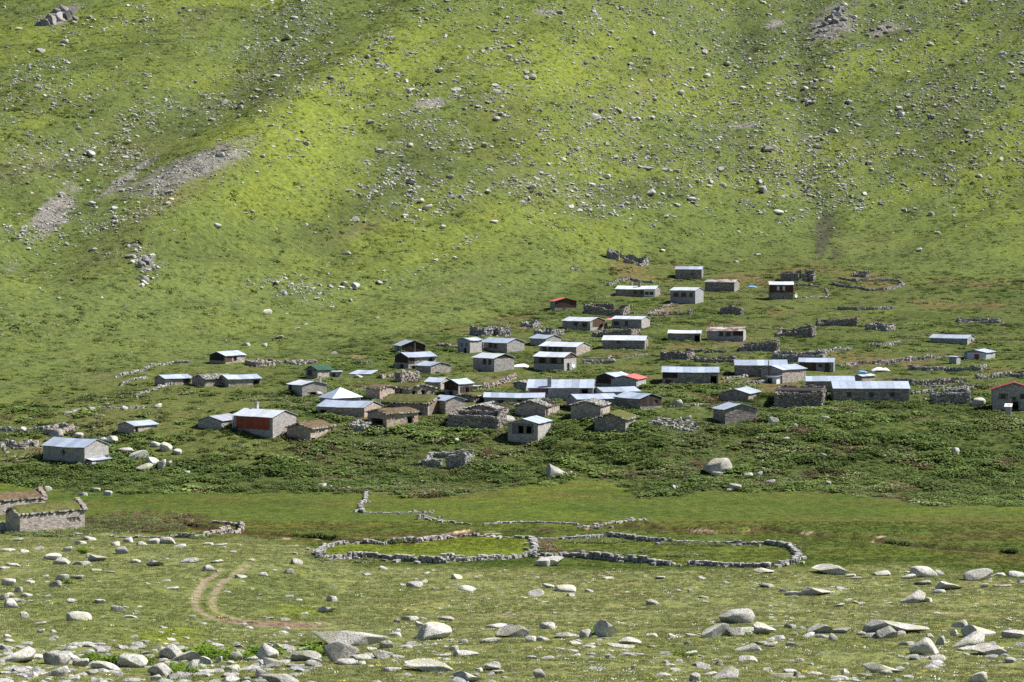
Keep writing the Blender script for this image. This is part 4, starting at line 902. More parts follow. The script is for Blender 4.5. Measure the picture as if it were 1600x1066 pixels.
ruin('flattened ruin rubble below the dark timber gable with platform', 1020, 1070, 1090, 673, 7, g='R', palk='dry', hts=(.6, .7, .5, .6), rough=.8, spill=50)
ruin('low pale ruin wall right of the lavender sheeted hut', 1500, 1560, 1568, 505, 5, g='R', palk='dry', rough=.5)
ruin('small stone pen beside the front left ashlar house', 70, 94, 106, 681, 9, g='R', palk='rubble', rough=.2)
# ------------------------------------------------------------------ dry stone walls
ENC = 1.0
drywall('curved stone enclosure wall round the left paddock of the meadow', ENCL_L, .95, closed=True, thick=.6, sl=(.18, .46), shh=(.14, .26), rough=.55, spill=60, hts=[.75, .6, .5, .5, .5, .55, .5, .45, .45, .5, .65, .75, .8, .85, .8, .85, .75])
drywall('stone enclosure wall round the right paddock of the meadow', ENCL_R[:-1] + [(858, 873), (834, 869)], .9, thick=.6, sl=(.18, .46), shh=(.14, .26), rough=.55, spill=60, hts=[.3, .35, .55, .6, .55, .5, .5, .55, .6, .7, .7, .6, .7, .7, .8, .75, .6, .6], gaps=((.735, .75),))
drywall('short curved wall climbing from the meadow towards the herbs', [(573, 771), (570, 783), (563, 792), (566, 801), (590, 802), (640, 801), (675, 802)], .45, hts=[.45, .45, .45, .35, .12, .14, .2], spill=12)
drywall('broken line of stones across the meadow above the stream', [(655, 812), (670, 809), (690, 815), (735, 820)], .5, hts=[.6, .5, .2, .2], spill=14, rough=.8)
drywall('low line of stones along the far stream bank', [(757, 820), (800, 817), (850, 817), (900, 818)], .4, hts=[.3, .2, .22, .2], rough=.9)
drywall('stony bank at the stream crossing', [(905, 825), (940, 821), (970, 816), (1005, 812)], .25, rough=.9, spill=18)
drywall('pale dry stone wall bending round the herb bed on the left', [(172, 839), (215, 841), (237, 840), (305, 841), (340, 836), (378, 829), (378, 823), (350, 819), (330, 818)], .7, hts=[.3, .4, .2, .8, .9, .9, .7, .4, .3], palk='rubble')
drywall('curved wall enclosing a small paddock on the upper right slope', [(1302, 445), (1330, 450), (1360, 455), (1385, 453), (1413, 446), (1405, 441), (1370, 440), (1340, 440), (1310, 436)], .8, spill=15)
drywall('low wall running right from the white roofed timber house', [(1241, 467), (1270, 465), (1294, 463), (1289, 453)], .5)
drywall('wall below the tall roofless ruin near the top', [(1242, 447), (1262, 447), (1280, 449)], .7)
drywall('ragged wall stub on the right slope below the paddock', [(1310, 484), (1340, 485), (1370, 484), (1395, 483)], 1.0, rough=.5)
drywall('field wall behind the timber halved house', [(1262, 556), (1300, 549), (1330, 547)], .8)
drywall('short field wall on the right above the tarps', [(1356, 543), (1376, 542), (1405, 537)], .8)
drywall('long field wall above the white tarps', [(1312, 574), (1340, 570), (1380, 569), (1420, 564), (1470, 561), (1500, 560)], .8, spill=20)
drywall('thick broken wall below the pale sheeted hut', [(1420, 579), (1450, 580), (1480, 580), (1530, 580), (1540, 575)], 1.0, rough=.4)
drywall('overgrown wall right of the small dark shed', [(1395, 600), (1423, 602), (1460, 601), (1508, 600)], 1.2, palk='dark', rough=.25)
drywall('low wall running right above the square ruin', [(1440, 606), (1490, 605), (1555, 604)], .5, spill=10)
drywall('low pale wall joining the longest barn and the square ruin', [(1423, 616), (1450, 614), (1480, 611), (1520, 608)], .7)
drywall('string of big stones at the right edge above the crimson roof', [(1525, 592), (1550, 591), (1575, 588), (1600, 590)], .8, rough=.7)
drywall('wall leading from the barn to the flue pipe house', [(1127, 594), (1150, 591), (1180, 588), (1192, 584)], .6)
drywall('wall running down between the flue pipe house and the hut gable', [(1150, 603), (1175, 600), (1205, 596)], .6)
drywall('low walls round the whitewashed stone stump', [(1048, 637), (1070, 635), (1100, 634)], .5)
drywall('garden wall right of the tiny white roofed shed', [(755, 608), (775, 604), (795, 596), (805, 590)], 1.1, palk='rubble')
drywall('pale stone wall below the satellite dish house', [(911, 568), (935, 568), (960, 566)], .8)
drywall('thin field wall below the long dark fronted house', [(911, 561), (940, 561), (990, 557), (1012, 554)], .4)
drywall('stone edging of the brown path near the top', [(1010, 492), (1025, 487), (1050, 475), (1068, 470)], .6)
drywall('broken dark wall below the brown path', [(1013, 494), (1040, 493), (1044, 492), (1078, 492), (1080, 486)], .9, palk='dark', gaps=((.4, .44),))
drywall('broken wall stubs below the doorway house on the right', [(1072, 549), (1085, 551), (1098, 549), (1105, 552), (1135, 551)], .7, palk='dark', gaps=((.4, .5),))
drywall('upper of the two walls left of the low huts', [(180, 590), (210, 583), (238, 572), (270, 568), (296, 567)], .5)
drywall('middle wall curving left of the low huts', [(188, 603), (205, 595), (228, 591)], .5)
drywall('lower wall running down from the low huts', [(213, 622), (235, 611), (262, 603), (290, 599)], .6)
drywall('tumbled wall by the left edge behind the front ashlar house', [(0, 674), (30, 674), (70, 673), (88, 670)], .7, rough=.6, spill=30)
drywall('heap of wall stones at the left edge', [(0, 700), (10, 694), (30, 700), (50, 694), (55, 697)], .8, rough=.7, spill=50)
drywall('row of stones crossing the herbs above the small low hut', [(100, 648), (130, 640), (170, 636), (200, 639), (240, 636)], .35, rough=.8, spill=14)
drywall('pale terrace wall left of the shuttered gable', [(683, 541), (700, 543), (715, 544)], .8, palk='rubble')
drywall('dark wall edge in the grass above the sunken hut', [(553, 567), (565, 568), (580, 567)], .5, palk='dark')
drywall('tumbled stones left of the longest uphill ruin', [(893, 421), (905, 420)], .6, spill=8)
drywall('rubble wall behind the white ended long house', [(950, 447), (965, 440), (985, 437), (1000, 442), (1020, 443)], .8, rough=.6, spill=20)
drywall('faint field wall above the white ended long house', [(930, 468), (950, 463), (965, 460)], .4)
drywall('broken wall on the right above the flat roofed house', [(1497, 505), (1530, 505), (1565, 504)], .5, rough=.6)

# ------------------------------------------------------------------ boulders
def boulder_mesh(name, sub, seed, cuts=9, flat=1.0):
    r = np.random.default_rng(seed)
    bm = bmesh.new(); bmesh.ops.create_icosphere(bm, subdivisions=sub, radius=1.0)
    P = np.array([v.co[:] for v in bm.verts])
    for _ in range(cuts):
        n = r.normal(size=3); n /= np.linalg.norm(n); d = r.uniform(.38, .80); ex = np.maximum(P @ n - d, 0); P = P - ex[:, None] * n * .97
    P = P * (1 + .0 * P)
    amp = .06
    nz = (fbm(P[:, 0] * 1.7 + 9 + seed, P[:, 1] * 1.7 + P[:, 2] * 1.3, seed, 4) - .5)
    P = P * (1 + nz[:, None] * amp * 2)
    nz2 = (fbm(P[:, 0] * 6 + seed, P[:, 1] * 6 + P[:, 2] * 5, seed + 3, 3) - .5); P = P * (1 + nz2[:, None] * (.06 if sub > 2 else .16))
    P -= (P.max(0) + P.min(0)) / 2; P /= (P.max(0) - P.min(0)) / 2
    for v, p in zip(bm.verts, P): v.co = p
    if sub > 2:
        for _ in range(1): bmesh.ops.smooth_vert(bm, verts=bm.verts, factor=.5, use_axis_x=True, use_axis_y=True, use_axis_z=True)
    me = bpy.data.meshes.new(name); bm.to_mesh(me); bm.free()
    me.polygons.foreach_set('use_smooth', np.full(len(me.polygons), sub > 2, bool))
    if sub > 2: me.set_sharp_from_angle(angle=math.radians(32))
    me.materials.append(M_ROCK); return me
BM_HI = [boulder_mesh('boulder', 4, 500 + i, 9 + i % 6) for i in range(14)]
BM_LO = [boulder_mesh('boulder', 3, 600 + i, 13) for i in range(12)]
BM_FAR = [boulder_mesh('boulder', 2, 700 + i, 12) for i in range(10)]
BL_ = {}
def B(px, py, w_, h_, label=None, tilt=None, group='boulders scattered over the turf', k=None, dep=None):
    X, Y, Z = ground(px, py); s = pscale(X, Y, Z); W, H = w_ / s, h_ / s
    sl = float(gz(X, Y + 1) - gz(X, Y)); view = SA - 0 + (1066 - 0) * 0
    vang = math.atan2(-Z, Y)                         # grazing angle of the view
    D = min(W * random.uniform(.6, .95), max(W * .4, H / max(math.sin(vang) + .05, .12) * .55)) if dep is None else dep
    Hz = max(H * 1.10 - D * math.sin(max(vang, 0)) * .40, H * .6); W *= 1.10
    big = w_ > 26
    me = random.choice(BM_HI if big else BM_LO) if k is None else BM_HI[k]
    o = bpy.data.objects.new('boulder', me); link(o)
    yc = Y + D * .42
    o.location = (X, yc, float(gz(X, yc)) + Hz * .30)
    o.scale = (W * .53, D * .53, Hz * .70)
    o.rotation_euler = (random.uniform(-.12, .12), random.uniform(-.15, .15) if tilt is None else tilt, random.uniform(-.35, .35) + random.choice((0, math.pi)))
    if label is None:
        zone = 'in the bottom left boulder field' if px < 480 and py > 1000 else 'on the left foreground slope below the turf hut' if px < 480 and py > 815 else \
               'in the bottom right boulder field' if px > 1050 and py > 965 else 'in the bottom middle turf' if py > 965 else 'on the turf above the wheel tracks' if py > 885 else \
               'among the tall herbs below the houses' if px > 480 else 'among the herbs near the front left ashlar house'
        sz = 'small' if w_ < 18 else 'medium'
        label = f'{sz} grey rock {zone}'
    tag(o, label, 'boulder' if w_ >= 18 else 'rock', group)
    return o
NAMED = [
 (545, 1010, 107, 27, 'largest long pale boulder, bottom left of centre'), (532, 1034, 50, 31, 'bulky boulder leaning in front of the largest long boulder'),
 (676, 1000, 54, 25, 'upright boulder split by a vertical crack, bottom centre'), (947, 996, 34, 26, 'tall rounded pale boulder standing right of a small dark one'),
 (914, 997, 20, 14, 'small dark round rock at the foot of the tall rounded boulder'), (1408, 990, 94, 21, 'long leaning slab like a fallen beam, bottom right'),
 (1386, 998, 30, 19, 'pale triangular boulder in front of the long leaning slab'), (1446, 1024, 42, 28, 'big pale dome shaped boulder with yellow lichen, bottom right'),
 (1536, 995, 52, 24, 'big pale boulder above two darker ones, bottom right'), (1513, 1009, 52, 18, 'broad grey boulder just left of the dark cleft boulder, bottom right'),
 (1547, 1024, 46, 18, 'boulder with dark undercut edge, lowest of the right cluster'), (1154, 974, 48, 22, 'large grey boulder alone beside the wheel tracks, right of centre'),
 (1120, 995, 44, 20, 'pitted boulder below the lone track boulder'), (1158, 994, 38, 14, 'dark wedge shaped boulder right of the pitted boulder'), (1194, 992, 36, 18, 'rounded lichen boulder right of the dark wedge'),
 (1130, 1061, 46, 18, 'dark cracked boulder at the bottom edge right of centre'), (675, 1050, 80, 19, 'long flat layered slab near the bottom edge'), (729, 1067, 44, 17, 'cracked square boulder cut by the bottom edge'),
 (437, 1068, 60, 18, 'domed boulder cut by the bottom edge left of centre'), (86, 1040, 38, 20, 'wide rounded boulder near the bottom left corner'), (18, 1034, 60, 20, 'flat yellowish boulder cut by the left edge'),
 (205, 1043, 42, 22, 'big blunt boulder in the bottom left row'), (267, 1030, 36, 22, 'sloping boulder at the back of the bottom left row'), (163, 1046, 40, 14, 'dark slab with shaded face in the bottom left row'),
 (1426, 942, 40, 18, 'pale boulder with small companion above the tracks, right'), (1279, 931, 44, 13, 'low dark humped boulder above the tracks, right of centre'), (1487, 922, 38, 12, 'dark humped boulder near the right edge above the tracks'),
 (1298, 897, 50, 14, 'layered boulder just right of the stone paddock'), (1445, 902, 36, 15, 'pale boulder at the meadow edge, right'), (1530, 907, 42, 16, 'broad rounded boulder at the meadow edge near the right side'), (1590, 902, 26, 11, 'dark boulder at the right edge of the meadow'),
 (872, 747, 34, 20, 'long grey boulder among the herbs below the window hut'), (1121, 741, 42, 21, 'biggest pale boulder among the herbs, right of centre'), (1121, 745, 16, 8, 'small rock at the foot of the biggest pale herb boulder'),
 (416, 1031, 32, 24, 'pointed pale boulder left of the largest long boulder'), (477, 1033, 44, 18, 'rounded grey boulder left of the bulky leaning boulder'), (800, 996, 44, 20, 'lichen boulder with shaded left face, bottom centre'),
 (122, 970, 36, 12, 'low pyramid shaped boulder on the left slope'), (1383, 1053, 58, 15, 'flat broken boulder near the bottom right'), (1530, 1067, 26, 17, 'rounded boulder cut by the bottom edge, right'), (844, 1060, 20, 14, 'round grey rock alone near the bottom edge, centre'),
 (837, 932, 24, 11, 'grey rock left of a flatter humped rock, centre turf'), (884, 925, 30, 10, 'flat humped rock in the centre turf'), (862, 884, 36, 14, 'grey boulder built into the paddock wall at the dividing wall'), (848, 885, 22, 11, 'dark rock against the paddock wall, left of the dividing boulder'),
 (85, 684, 22, 12, 'rounded boulder directly behind the front left ashlar house'), (1168, 1019, 40, 14, 'speckled rounded boulder in the bottom turf right of centre'), (1284, 990, 36, 15, 'square topped boulder in the bottom turf, right'),
 (1058, 637, 15, 12, 'whitewashed stone stump beside a low wall, right of the dark timber gable'), (1209, 450, 18, 5, 'pale flat rock slab left of the tall ruin near the top')]
for b in NAMED: B(b[0], b[1], b[2], b[3], b[4])
SMALL = """92 1057 26 15;125 1042 24 13;137 1024 22 9;160 1021 26 9;142 1055 18 10;292 1033 42 16;322 1038 22 13;342 1036 12 10;249 1056 36 20;244 1064 18 10;299 1050 18 18;290 1060 28 10;320 1053 26 7;366 1033 22 16;361 1039 16 7;361 1048 24 9;360 1065 24 8;383 1066 18 8;392 1034 18 9;30 1052 26 8;40 1048 22 8;60 1056 24 6;55 1030 24 8;8 1016 20 7;112 1030 24 8
184 956 24 10;62 976 18 4;63 989 12 6;84 989 12 5;155 943 16 7;38 966 14 10;18 950 25 14;5 938 14 10;12 916 20 12;28 926 12 10;85 918 18 11;95 909 20 12;46 912 14 6;120 905 20 6;72 934 13 5;111 940 16 4;268 921 20 5;376 903 18 4;16 932 14 5;26 939 16 5;41 933 16 7;14 1004 14 5;12 996 14 5
4 829 18 14;24 846 20 5;120 838 14 6;138 844 18 6;125 851 18 6;178 853 16 7;200 848 14 8;222 853 18 7;239 850 18 8;260 850 26 12;191 866 22 11;80 875 26 9;98 882 26 10;150 878 28 12;127 883 24 6;138 872 10 7;240 885 30 9;293 880 28 7;328 893 22 9;338 880 18 5;105 862 14 8;60 860 14 6;20 885 22 6;150 893 14 4;170 895 20 3;212 880 14 6;280 855 18 5;325 852 16 5;345 853 18 4;9 862 24 6;36 864 14 5
440 1016 28 10;449 1016 24 10;564 1032 30 9;603 1013 20 12;598 1030 28 13;491 1041 24 10;424 1042 28 12;540 1039 26 10;407 1060 20 16;655 980 15 9;620 974 10 7;640 970 26 7;697 970 22 7;620 988 12 6;618 994 18 6;775 982 30 8;710 1017 14 9;728 1026 36 12;722 1006 18 8;766 1005 28 8;770 1048 24 9;748 1050 12 7;776 1053 22 6;510 958 28 10;518 940 16 9;647 918 26 9;663 911 10 5;679 922 12 5;730 923 26 8;714 905 16 7;408 900 18 6;449 897 18 8;463 882 18 8;560 1040 20 7;612 1049 28 6;690 1026 24 5;475 1018 26 6;575 900 16 5;600 890 14 5
857 919 18 6;921 926 12 6;892 932 12 5;1020 946 18 9;856 983 24 11;880 997 22 8;829 1003 16 9;848 1002 18 8;900 1008 24 7;970 1012 40 6;985 1006 32 9;1018 995 20 6;1050 998 12 7;1171 1033 28 10;1081 995 20 5;1086 1065 16 13;1123 1039 12 8;1077 1025 26 7;999 1025 20 5;1074 1008 10 6;950 1028 12 6;855 1030 20 5;832 1030 20 6;878 1016 24 4;1110 1056 22 7;1055 1050 16 6;990 1044 8 6;1060 925 8 4;1080 926 8 5;1032 905 14 4;1100 935 16 4;950 905 16 4;905 1003 10 4;1018 1012 14 4;1040 1037 10 5;1190 1008 22 8;1215 1000 22 7;920 1010 20 5
1240 930 26 7;1224 925 12 5;1311 948 16 5;1450 941 14 8;1468 927 22 7;1443 914 26 7;1420 905 24 8;1379 900 24 7;1469 899 14 8;1565 900 16 5;1198 918 22 7;1195 896 28 7;1362 998 18 8;1316 990 28 9;1264 996 20 8;1303 1001 14 11;1347 993 16 7;1235 982 17 7;1418 1009 24 7;1470 1008 14 14;1424 1029 22 6;1500 981 24 11;1516 1018 30 10;1491 994 10 10;1587 998 36 14;1322 1054 14 9;1222 1059 34 8;1245 1056 12 7;1580 1036 16 9;1250 1032 14 4;1205 1011 22 8;1240 1010 22 8;1540 918 14 6;1558 918 12 5;1572 917 18 4;1340 905 22 4;1330 901 18 4;1388 944 16 3;1268 1040 8 4;1350 1014 8 5;1352 1057 24 5;1385 1055 20 9;1405 993 20 7;1455 997 14 7
1208 662 16 10;1227 691 13 6;1288 656 16 5;1243 670 8 7;1287 715 10 6;1493 711 14 10;1148 767 20 10;1186 746 10 9;1204 757 14 7;1294 760 9 8;1195 736 12 5;1530 635 20 12;1170 746 12 6;1055 766 12 7;890 742 8 5;196 709 24 8;215 717 28 12;238 726 18 10;252 733 14 13;224 736 26 10;259 705 18 12;243 699 16 8;276 711 14 8;264 728 12 7;122 685 14 7;36 677 10 9;174 691 18 8;158 693 14 8;107 647 14 4;143 642 12 6;194 641 10 6;246 637 12 6;503 764 13 8;515 765 10 6;150 769 12 6;168 774 14 7;128 775 14 6;75 767 12 7;700 664 10 5;795 660 18 10;640 592 8 4;500 618 12 5;560 591 12 5;1075 658 12 7;1062 660 6 8;290 740 12 4;690 690 10 6;712 692 9 7;1140 768 8 4;1596 780 8 6""".replace('\n', ';').split(';')
for t in SMALL: B(*map(float, t.split()))
NB = len(NAMED) + len(SMALL)

# boulders and scree of the mountainside
CLUST = [(1258, 170, 22, 170, 0, 1.2), (1160, 110, 90, 60, 0, 1.0), (1100, 200, 120, 60, -20, 1.0), (950, 230, 120, 60, -25, 1.0), (1220, 290, 60, 50, 0, 1.1), (1330, 290, 70, 40, 0, .9), (1060, 290, 150, 40, -15, .7),
         (1430, 30, 150, 40, -10, .9), (1330, 40, 60, 40, -30, 1.4), (470, 30, 90, 40, -30, 1.0), (420, 90, 60, 30, -35, .9), (250, 170, 60, 25, -20, .8), (350, 170, 60, 14, -30, .9), (80, 240, 90, 20, -5, .9), (60, 350, 60, 20, -10, 1.2), (150, 250, 80, 30, 0, .8),
         (620, 290, 50, 40, -30, 1.0), (700, 320, 60, 12, -25, .9), (230, 415, 18, 25, -20, 1.0), (450, 450, 60, 20, 0, .6), (690, 400, 60, 6, -28, .9), (200, 30, 60, 20, 0, .8), (90, 45, 40, 16, -20, 1.0), (700, 200, 50, 40, 0, .8), (560, 90, 90, 30, -25, .7), (780, 110, 60, 40, 0, .6),
         (1010, 30, 100, 30, 0, 1.0), (1420, 170, 120, 40, -5, .7), (1480, 280, 90, 20, -5, .6), (1190, 380, 60, 20, 0, .6), (880, 300, 80, 30, 0, .9), (60, 130, 60, 30, 0, .5), (270, 300, 70, 14, -25, .8), (1550, 130, 60, 40, 0, .8), (170, 350, 120, 40, -25, .35), (540, 460, 60, 14, -20, .4)]
hx, hy, hs_ = [], [], []
N = 150000
cx_ = rng.uniform(-60, 1660, N); cy_ = rng.uniform(-45, 560, N)
dens = patch(cx_, cy_, CLUST) * .62 + .16 * smooth(420, 150, cy_) + .035 + .16 * smooth(700, 1100, cx_) * smooth(380, 250, cy_)
dens *= .35 + 1.5 * smooth(.35, .75, fbm(cx_ / 26 + cy_ / 60, cy_ / 15, 401)) * (.6 + .8 * vnoise(cx_ / 9, cy_ / 6, 402))
dens += smooth(.45, .8, patch(cx_, cy_, SCREE)) * .5
fo = np.interp(cx_, _fx, [p[1] for p in FOOT]); dens *= smooth(-2, 40, fo - cy_) * (.25 + .75 * smooth(0, 130, fo - cy_))
keep = rng.random(N) < dens * dens * 3.4 + dens * .32
cx_, cy_ = cx_[keep], cy_[keep]
pts = np.array([ground(a, b) for a, b in zip(cx_, cy_)])
rs = np.exp(rng.normal(-1.80, .60, len(pts)))        # radius in metres
rs = np.clip(rs, .10, 1.8)
rs *= np.where(patch(cx_, cy_, SCREE) > .4, .75, 1.0) * np.where(cx_ < 420, .85, 1.05)
BIGH = [(1216, 333, 22), (1303, 206, 18), (1207, 232, 15), (1253, 331, 10), (1455, 337, 16), (1408, 180, 16), (1533, 115, 12), (1566, 85, 14), (1363, 109, 10), (1258, 158, 12), (1530, 276, 12), (1350, 303, 12), (1265, 292, 14), (1319, 290, 12), (1413, 329, 12), (1105, 120, 14), (1160, 138, 14), (1100, 82, 14), (880, 250, 14), (831, 122, 20), (987, 125, 10),
        (947, 277, 16), (1128, 290, 18), (1107, 292, 12), (1040, 340, 12), (1058, 322, 12), (975, 250, 14), (892, 324, 12), (668, 326, 20), (632, 338, 12), (692, 356, 14), (638, 228, 16), (757, 229, 14), (340, 354, 18), (123, 202, 14), (226, 442, 14), (236, 400, 12), (418, 490, 20), (712, 405, 12), (541, 398, 18), (220, 447, 14), (1254, 340, 10), (480, 450, 12), (533, 450, 12),
        (115, 36, 14), (140, 28, 12), (1036, 393, 12), (1183, 400, 12), (1150, 410, 10), (1376, 318, 12), (1465, 365, 12), (385, 540, 16), (413, 541, 12), (522, 553, 12), (1215, 148, 12), (655, 330, 10), (830, 300, 12), (1320, 8, 14), (1335, 28, 16), (1308, 22, 20), (1298, 34, 16)]
def hill_rock(px, py, wpx, label, group):
    X, Y, Z = ground(px, py); s = pscale(X, Y, Z); W = .85 * wpx / s
    o = bpy.data.objects.new('boulder', random.choice(BM_LO if wpx > 14 else BM_FAR)); link(o)
    o.scale = (W * .52, W * random.uniform(.38, .5), W * random.uniform(.24, .36)); o.location = (X, Y, Z + o.scale[2] * .25)
    o.rotation_euler = (random.uniform(-.2, .2), random.uniform(-.25, .25), random.uniform(0, 6.3)); tag(o, label, 'boulder', group)
HZ = lambda px, py: 'left of the big gully' if px < 420 and py < 330 else 'on the smooth left slope above the village' if px < 700 and py >= 330 else 'on the middle of the mountainside' if px < 900 else 'on the mountainside right of the middle' if px < 1180 else 'on the upper right mountainside'
for (a, b, w_) in BIGH:
    hill_rock(a, b, w_, 'large boulder of the dark rock outcrop at the top left' if a < 150 and b < 60 else 'boulder of the rocky knob on the left slope' if 200 < a < 240 and b > 390 else f'large grey boulder {HZ(a, b)}', 'large boulders on the mountainside')
rest = 300 - NB - len(BIGH)
order = np.argsort(-rs * np.array([pscale(*p) for p in pts]))
tk = order[:max(rest, 0)]
for i in tk: hill_rock(cx_[i], cy_[i], 2 * rs[i] * pscale(*pts[i]), f'mid sized grey rock {HZ(cx_[i], cy_[i])}', 'mid sized rocks on the mountainside')
mask = np.ones(len(pts), bool); mask[tk] = False

# ------------------------------------------------------------------ scattering
def proto_coll(name, meshes):
    cl = bpy.data.collections.new(name)
    for i, me in enumerate(meshes):
        o = bpy.data.objects.new(f'{name}_{i:02d}', me); cl.objects.link(o)
    return cl
def scatter(name, label, cat, P, S, R, coll, nproto, mat_idx=None, tilt=.15, tint=None):
    me = bpy.data.meshes.new(name); n = len(P); me.vertices.add(n); me.vertices.foreach_set('co', np.asarray(P, np.float32).ravel())
    def at(nm, typ, arr, key='value'):
        a = me.attributes.new(nm, typ, 'POINT'); a.data.foreach_set(key, np.asarray(arr).ravel())
    S3 = np.asarray(S, np.float32); S3 = np.repeat(S3[:, None], 3, 1) if S3.ndim == 1 else S3
    rot = np.stack([rng.uniform(-tilt, tilt, n), rng.uniform(-tilt, tilt, n), R], -1).astype(np.float32)
    at('isc', 'FLOAT_VECTOR', S3, 'vector'); at('irot', 'FLOAT_VECTOR', rot, 'vector')
    at('iidx', 'INT', (rng.integers(0, nproto, n) if mat_idx is None else mat_idx).astype(np.int32))
    if tint is not None:
        t4 = np.ones((n, 4), np.float32); t4[:, :3] = tint; at('itint', 'FLOAT_COLOR', t4, 'color')
    o = bpy.data.objects.new(name, me); link(o)
    g = bpy.data.node_groups.new(name + '_nodes', 'GeometryNodeTree')
    g.interface.new_socket('Geometry', in_out='INPUT', socket_type='NodeSocketGeometry'); g.interface.new_socket('Geometry', in_out='OUTPUT', socket_type='NodeSocketGeometry')
    n_ = g.nodes; gi = n_.new('NodeGroupInput'); go = n_.new('NodeGroupOutput'); ip = n_.new('GeometryNodeInstanceOnPoints'); ci = n_.new('GeometryNodeCollectionInfo')
    ci.inputs[0].default_value = coll; ci.inputs['Separate Children'].default_value = True; ci.inputs['Reset Children'].default_value = True
    ip.inputs['Pick Instance'].default_value = True
    def na(nm, typ):
        q = n_.new('GeometryNodeInputNamedAttribute'); q.data_type = typ; q.inputs[0].default_value = nm; return q.outputs[0]
    L = g.links.new
    L(gi.outputs[0], ip.inputs['Points']); L(ci.outputs[0], ip.inputs['Instance']); L(na('iidx', 'INT'), ip.inputs['Instance Index']); L(na('isc', 'FLOAT_VECTOR'), ip.inputs['Scale'])
    e2r = n_.new('FunctionNodeEulerToRotation'); L(na('irot', 'FLOAT_VECTOR'), e2r.inputs[0]); L(e2r.outputs[0], ip.inputs['Rotation']); L(ip.outputs[0], go.inputs[0])
    md = o.modifiers.new('scatter', 'NODES'); md.node_group = g
    return tag(o, label, cat, kind='stuff')
far_me = [m.copy() for m in BM_FAR]
for m in far_me: m.materials.clear(); m.materials.append(M_ROCKFAR)
RC = proto_coll('rock_kind', far_me)
P = pts[mask]; r_ = rs[mask]
S = np.stack([r_ * rng.uniform(.85, 1.3, len(P)), r_ * rng.uniform(.7, 1.0, len(P)), r_ * rng.uniform(.40, .7, len(P))], -1)
P = P + np.array((0, 0, 1)) * (S[:, 2] * .35)[:, None]
scatter('hillside_rocks', 'countless grey stones strewn over the mountainside', 'stones', P, S, rng.uniform(0, 6.28, len(P)), RC, len(far_me))
# loose pebbles of the scree patches and of the foreground turf
def sample_px(n, xr, yr, f):
    x = rng.uniform(*xr, n); y = rng.uniform(*yr, n); k_ = rng.random(n) < f(x, y); x, y = x[k_], y[k_]
    return x, y, np.array([ground(a, b) for a, b in zip(x, y)])
x, y, P = sample_px(42000, (0, 1600), (-20, 440), lambda x, y: smooth(.35, .8, patch(x, y, SCREE)))
s_ = np.exp(rng.normal(-1.85, .5, len(P)))
scatter('scree', 'grey scree stones in the eroded patches of the mountainside', 'scree', P, np.stack([s_ * 1.2, s_, s_ * .7], -1), rng.uniform(0, 6.28, len(P)), RC, len(far_me))
x, y, P = sample_px(220, (-20, 500), (1006, 1070), lambda x, y: np.full(len(x), .8)); xb_, yb_, Pb_ = x, y, P
x, y, P = sample_px(2600, (-40, 1640), (835, 1075), lambda x, y: smooth(-5, 12, y - np.interp(x, [p[0] for p in FORE_TOP], [p[1] for p in FORE_TOP])) * (.35 + .65 * smooth(980, 1010, y)) * smooth(.4, .65, fbm(x / 60, y / 22, 431)))
s_ = np.exp(rng.normal(-1.95, .55, len(P))); s_ = np.clip(s_, .05, .42)
s_ = np.concatenate([s_, rng.uniform(.12, .34, len(Pb_))]); P = np.concatenate([P, Pb_])
scatter('loose_stones', 'small loose stones scattered over the foreground turf', 'stones', P + np.array((0, 0, .0)), np.stack([s_ * 1.4, s_ * 1.1, s_ * .6], -1), rng.uniform(-.5, .5, len(P)), RC, len(far_me))

# ------------------------------------------------------------------ herbs and grass
def leaf_clump(name, n, rad, hgt, lw, ll, mats, seed, droop=.5, spread=1.0):
    r = np.random.default_rng(seed); V = []; Fc = []; mi = []
    for k_ in range(n):
        a = r.uniform(0, 2 * math.pi); q = rad * math.sqrt(r.random()); x, y = q * math.cos(a), q * math.sin(a)
        z = hgt * r.uniform(.15, 1.0) * (1 - .45 * (q / rad) ** 2); a2 = r.uniform(0, 2 * math.pi); L = ll * r.uniform(.6, 1.3); W = lw * r.uniform(.6, 1.3)
        d = np.array((math.cos(a2), math.sin(a2))); e = np.array((-d[1], d[0])); up = r.uniform(-.3, .6)
        p0 = np.array((x, y, z)); p1 = p0 + np.array((*(d * L * .5), L * up * .5)); p2 = p0 + np.array((*(d * L), L * (up - droop) * .6))
        b = len(V); V += [p0, p1 + np.array((*(e * W), 0)), p2, p1 - np.array((*(e * W), 0))]; Fc.append((b, b + 1, b + 2, b + 3)); mi.append(0 if r.random() < .8 or len(mats) < 2 else int(r.integers(1, len(mats))))
    me = bpy.data.meshes.new(name); me.from_pydata([tuple(map(float, v)) for v in V], [], Fc)
    for m in mats: me.materials.append(m)
    me.polygons.foreach_set('material_index', np.array(mi, np.int32)); me.update(); return me
LF_DARK = leaf('nettle_leaf', (.124, .176, .048)); LF_MID = leaf('dock_leaf', (.155, .195, .066)); LF_PALE = leaf('pale_leaf_back', (.40, .41, .30), var=.2); LF_BRN = leaf('dock_seed', (.155, .115, .062), var=.3)
LF_BRI = leaf('butterbur_leaf', (.125, .20, .040)); LF_GR = leaf('grass_blade', (.185, .205, .080), trans=.2); LF_GY = leaf('dry_grass_blade', (.23, .20, .10)); LF_FERN = leaf('fern_leaf', (.115, .19, .02)); LF_WHT = leaf('white_petal', (.62, .62, .56), var=.1, trans=.1); LF_YEL = leaf('yellow_petal', (.55, .45, .04), var=.1)
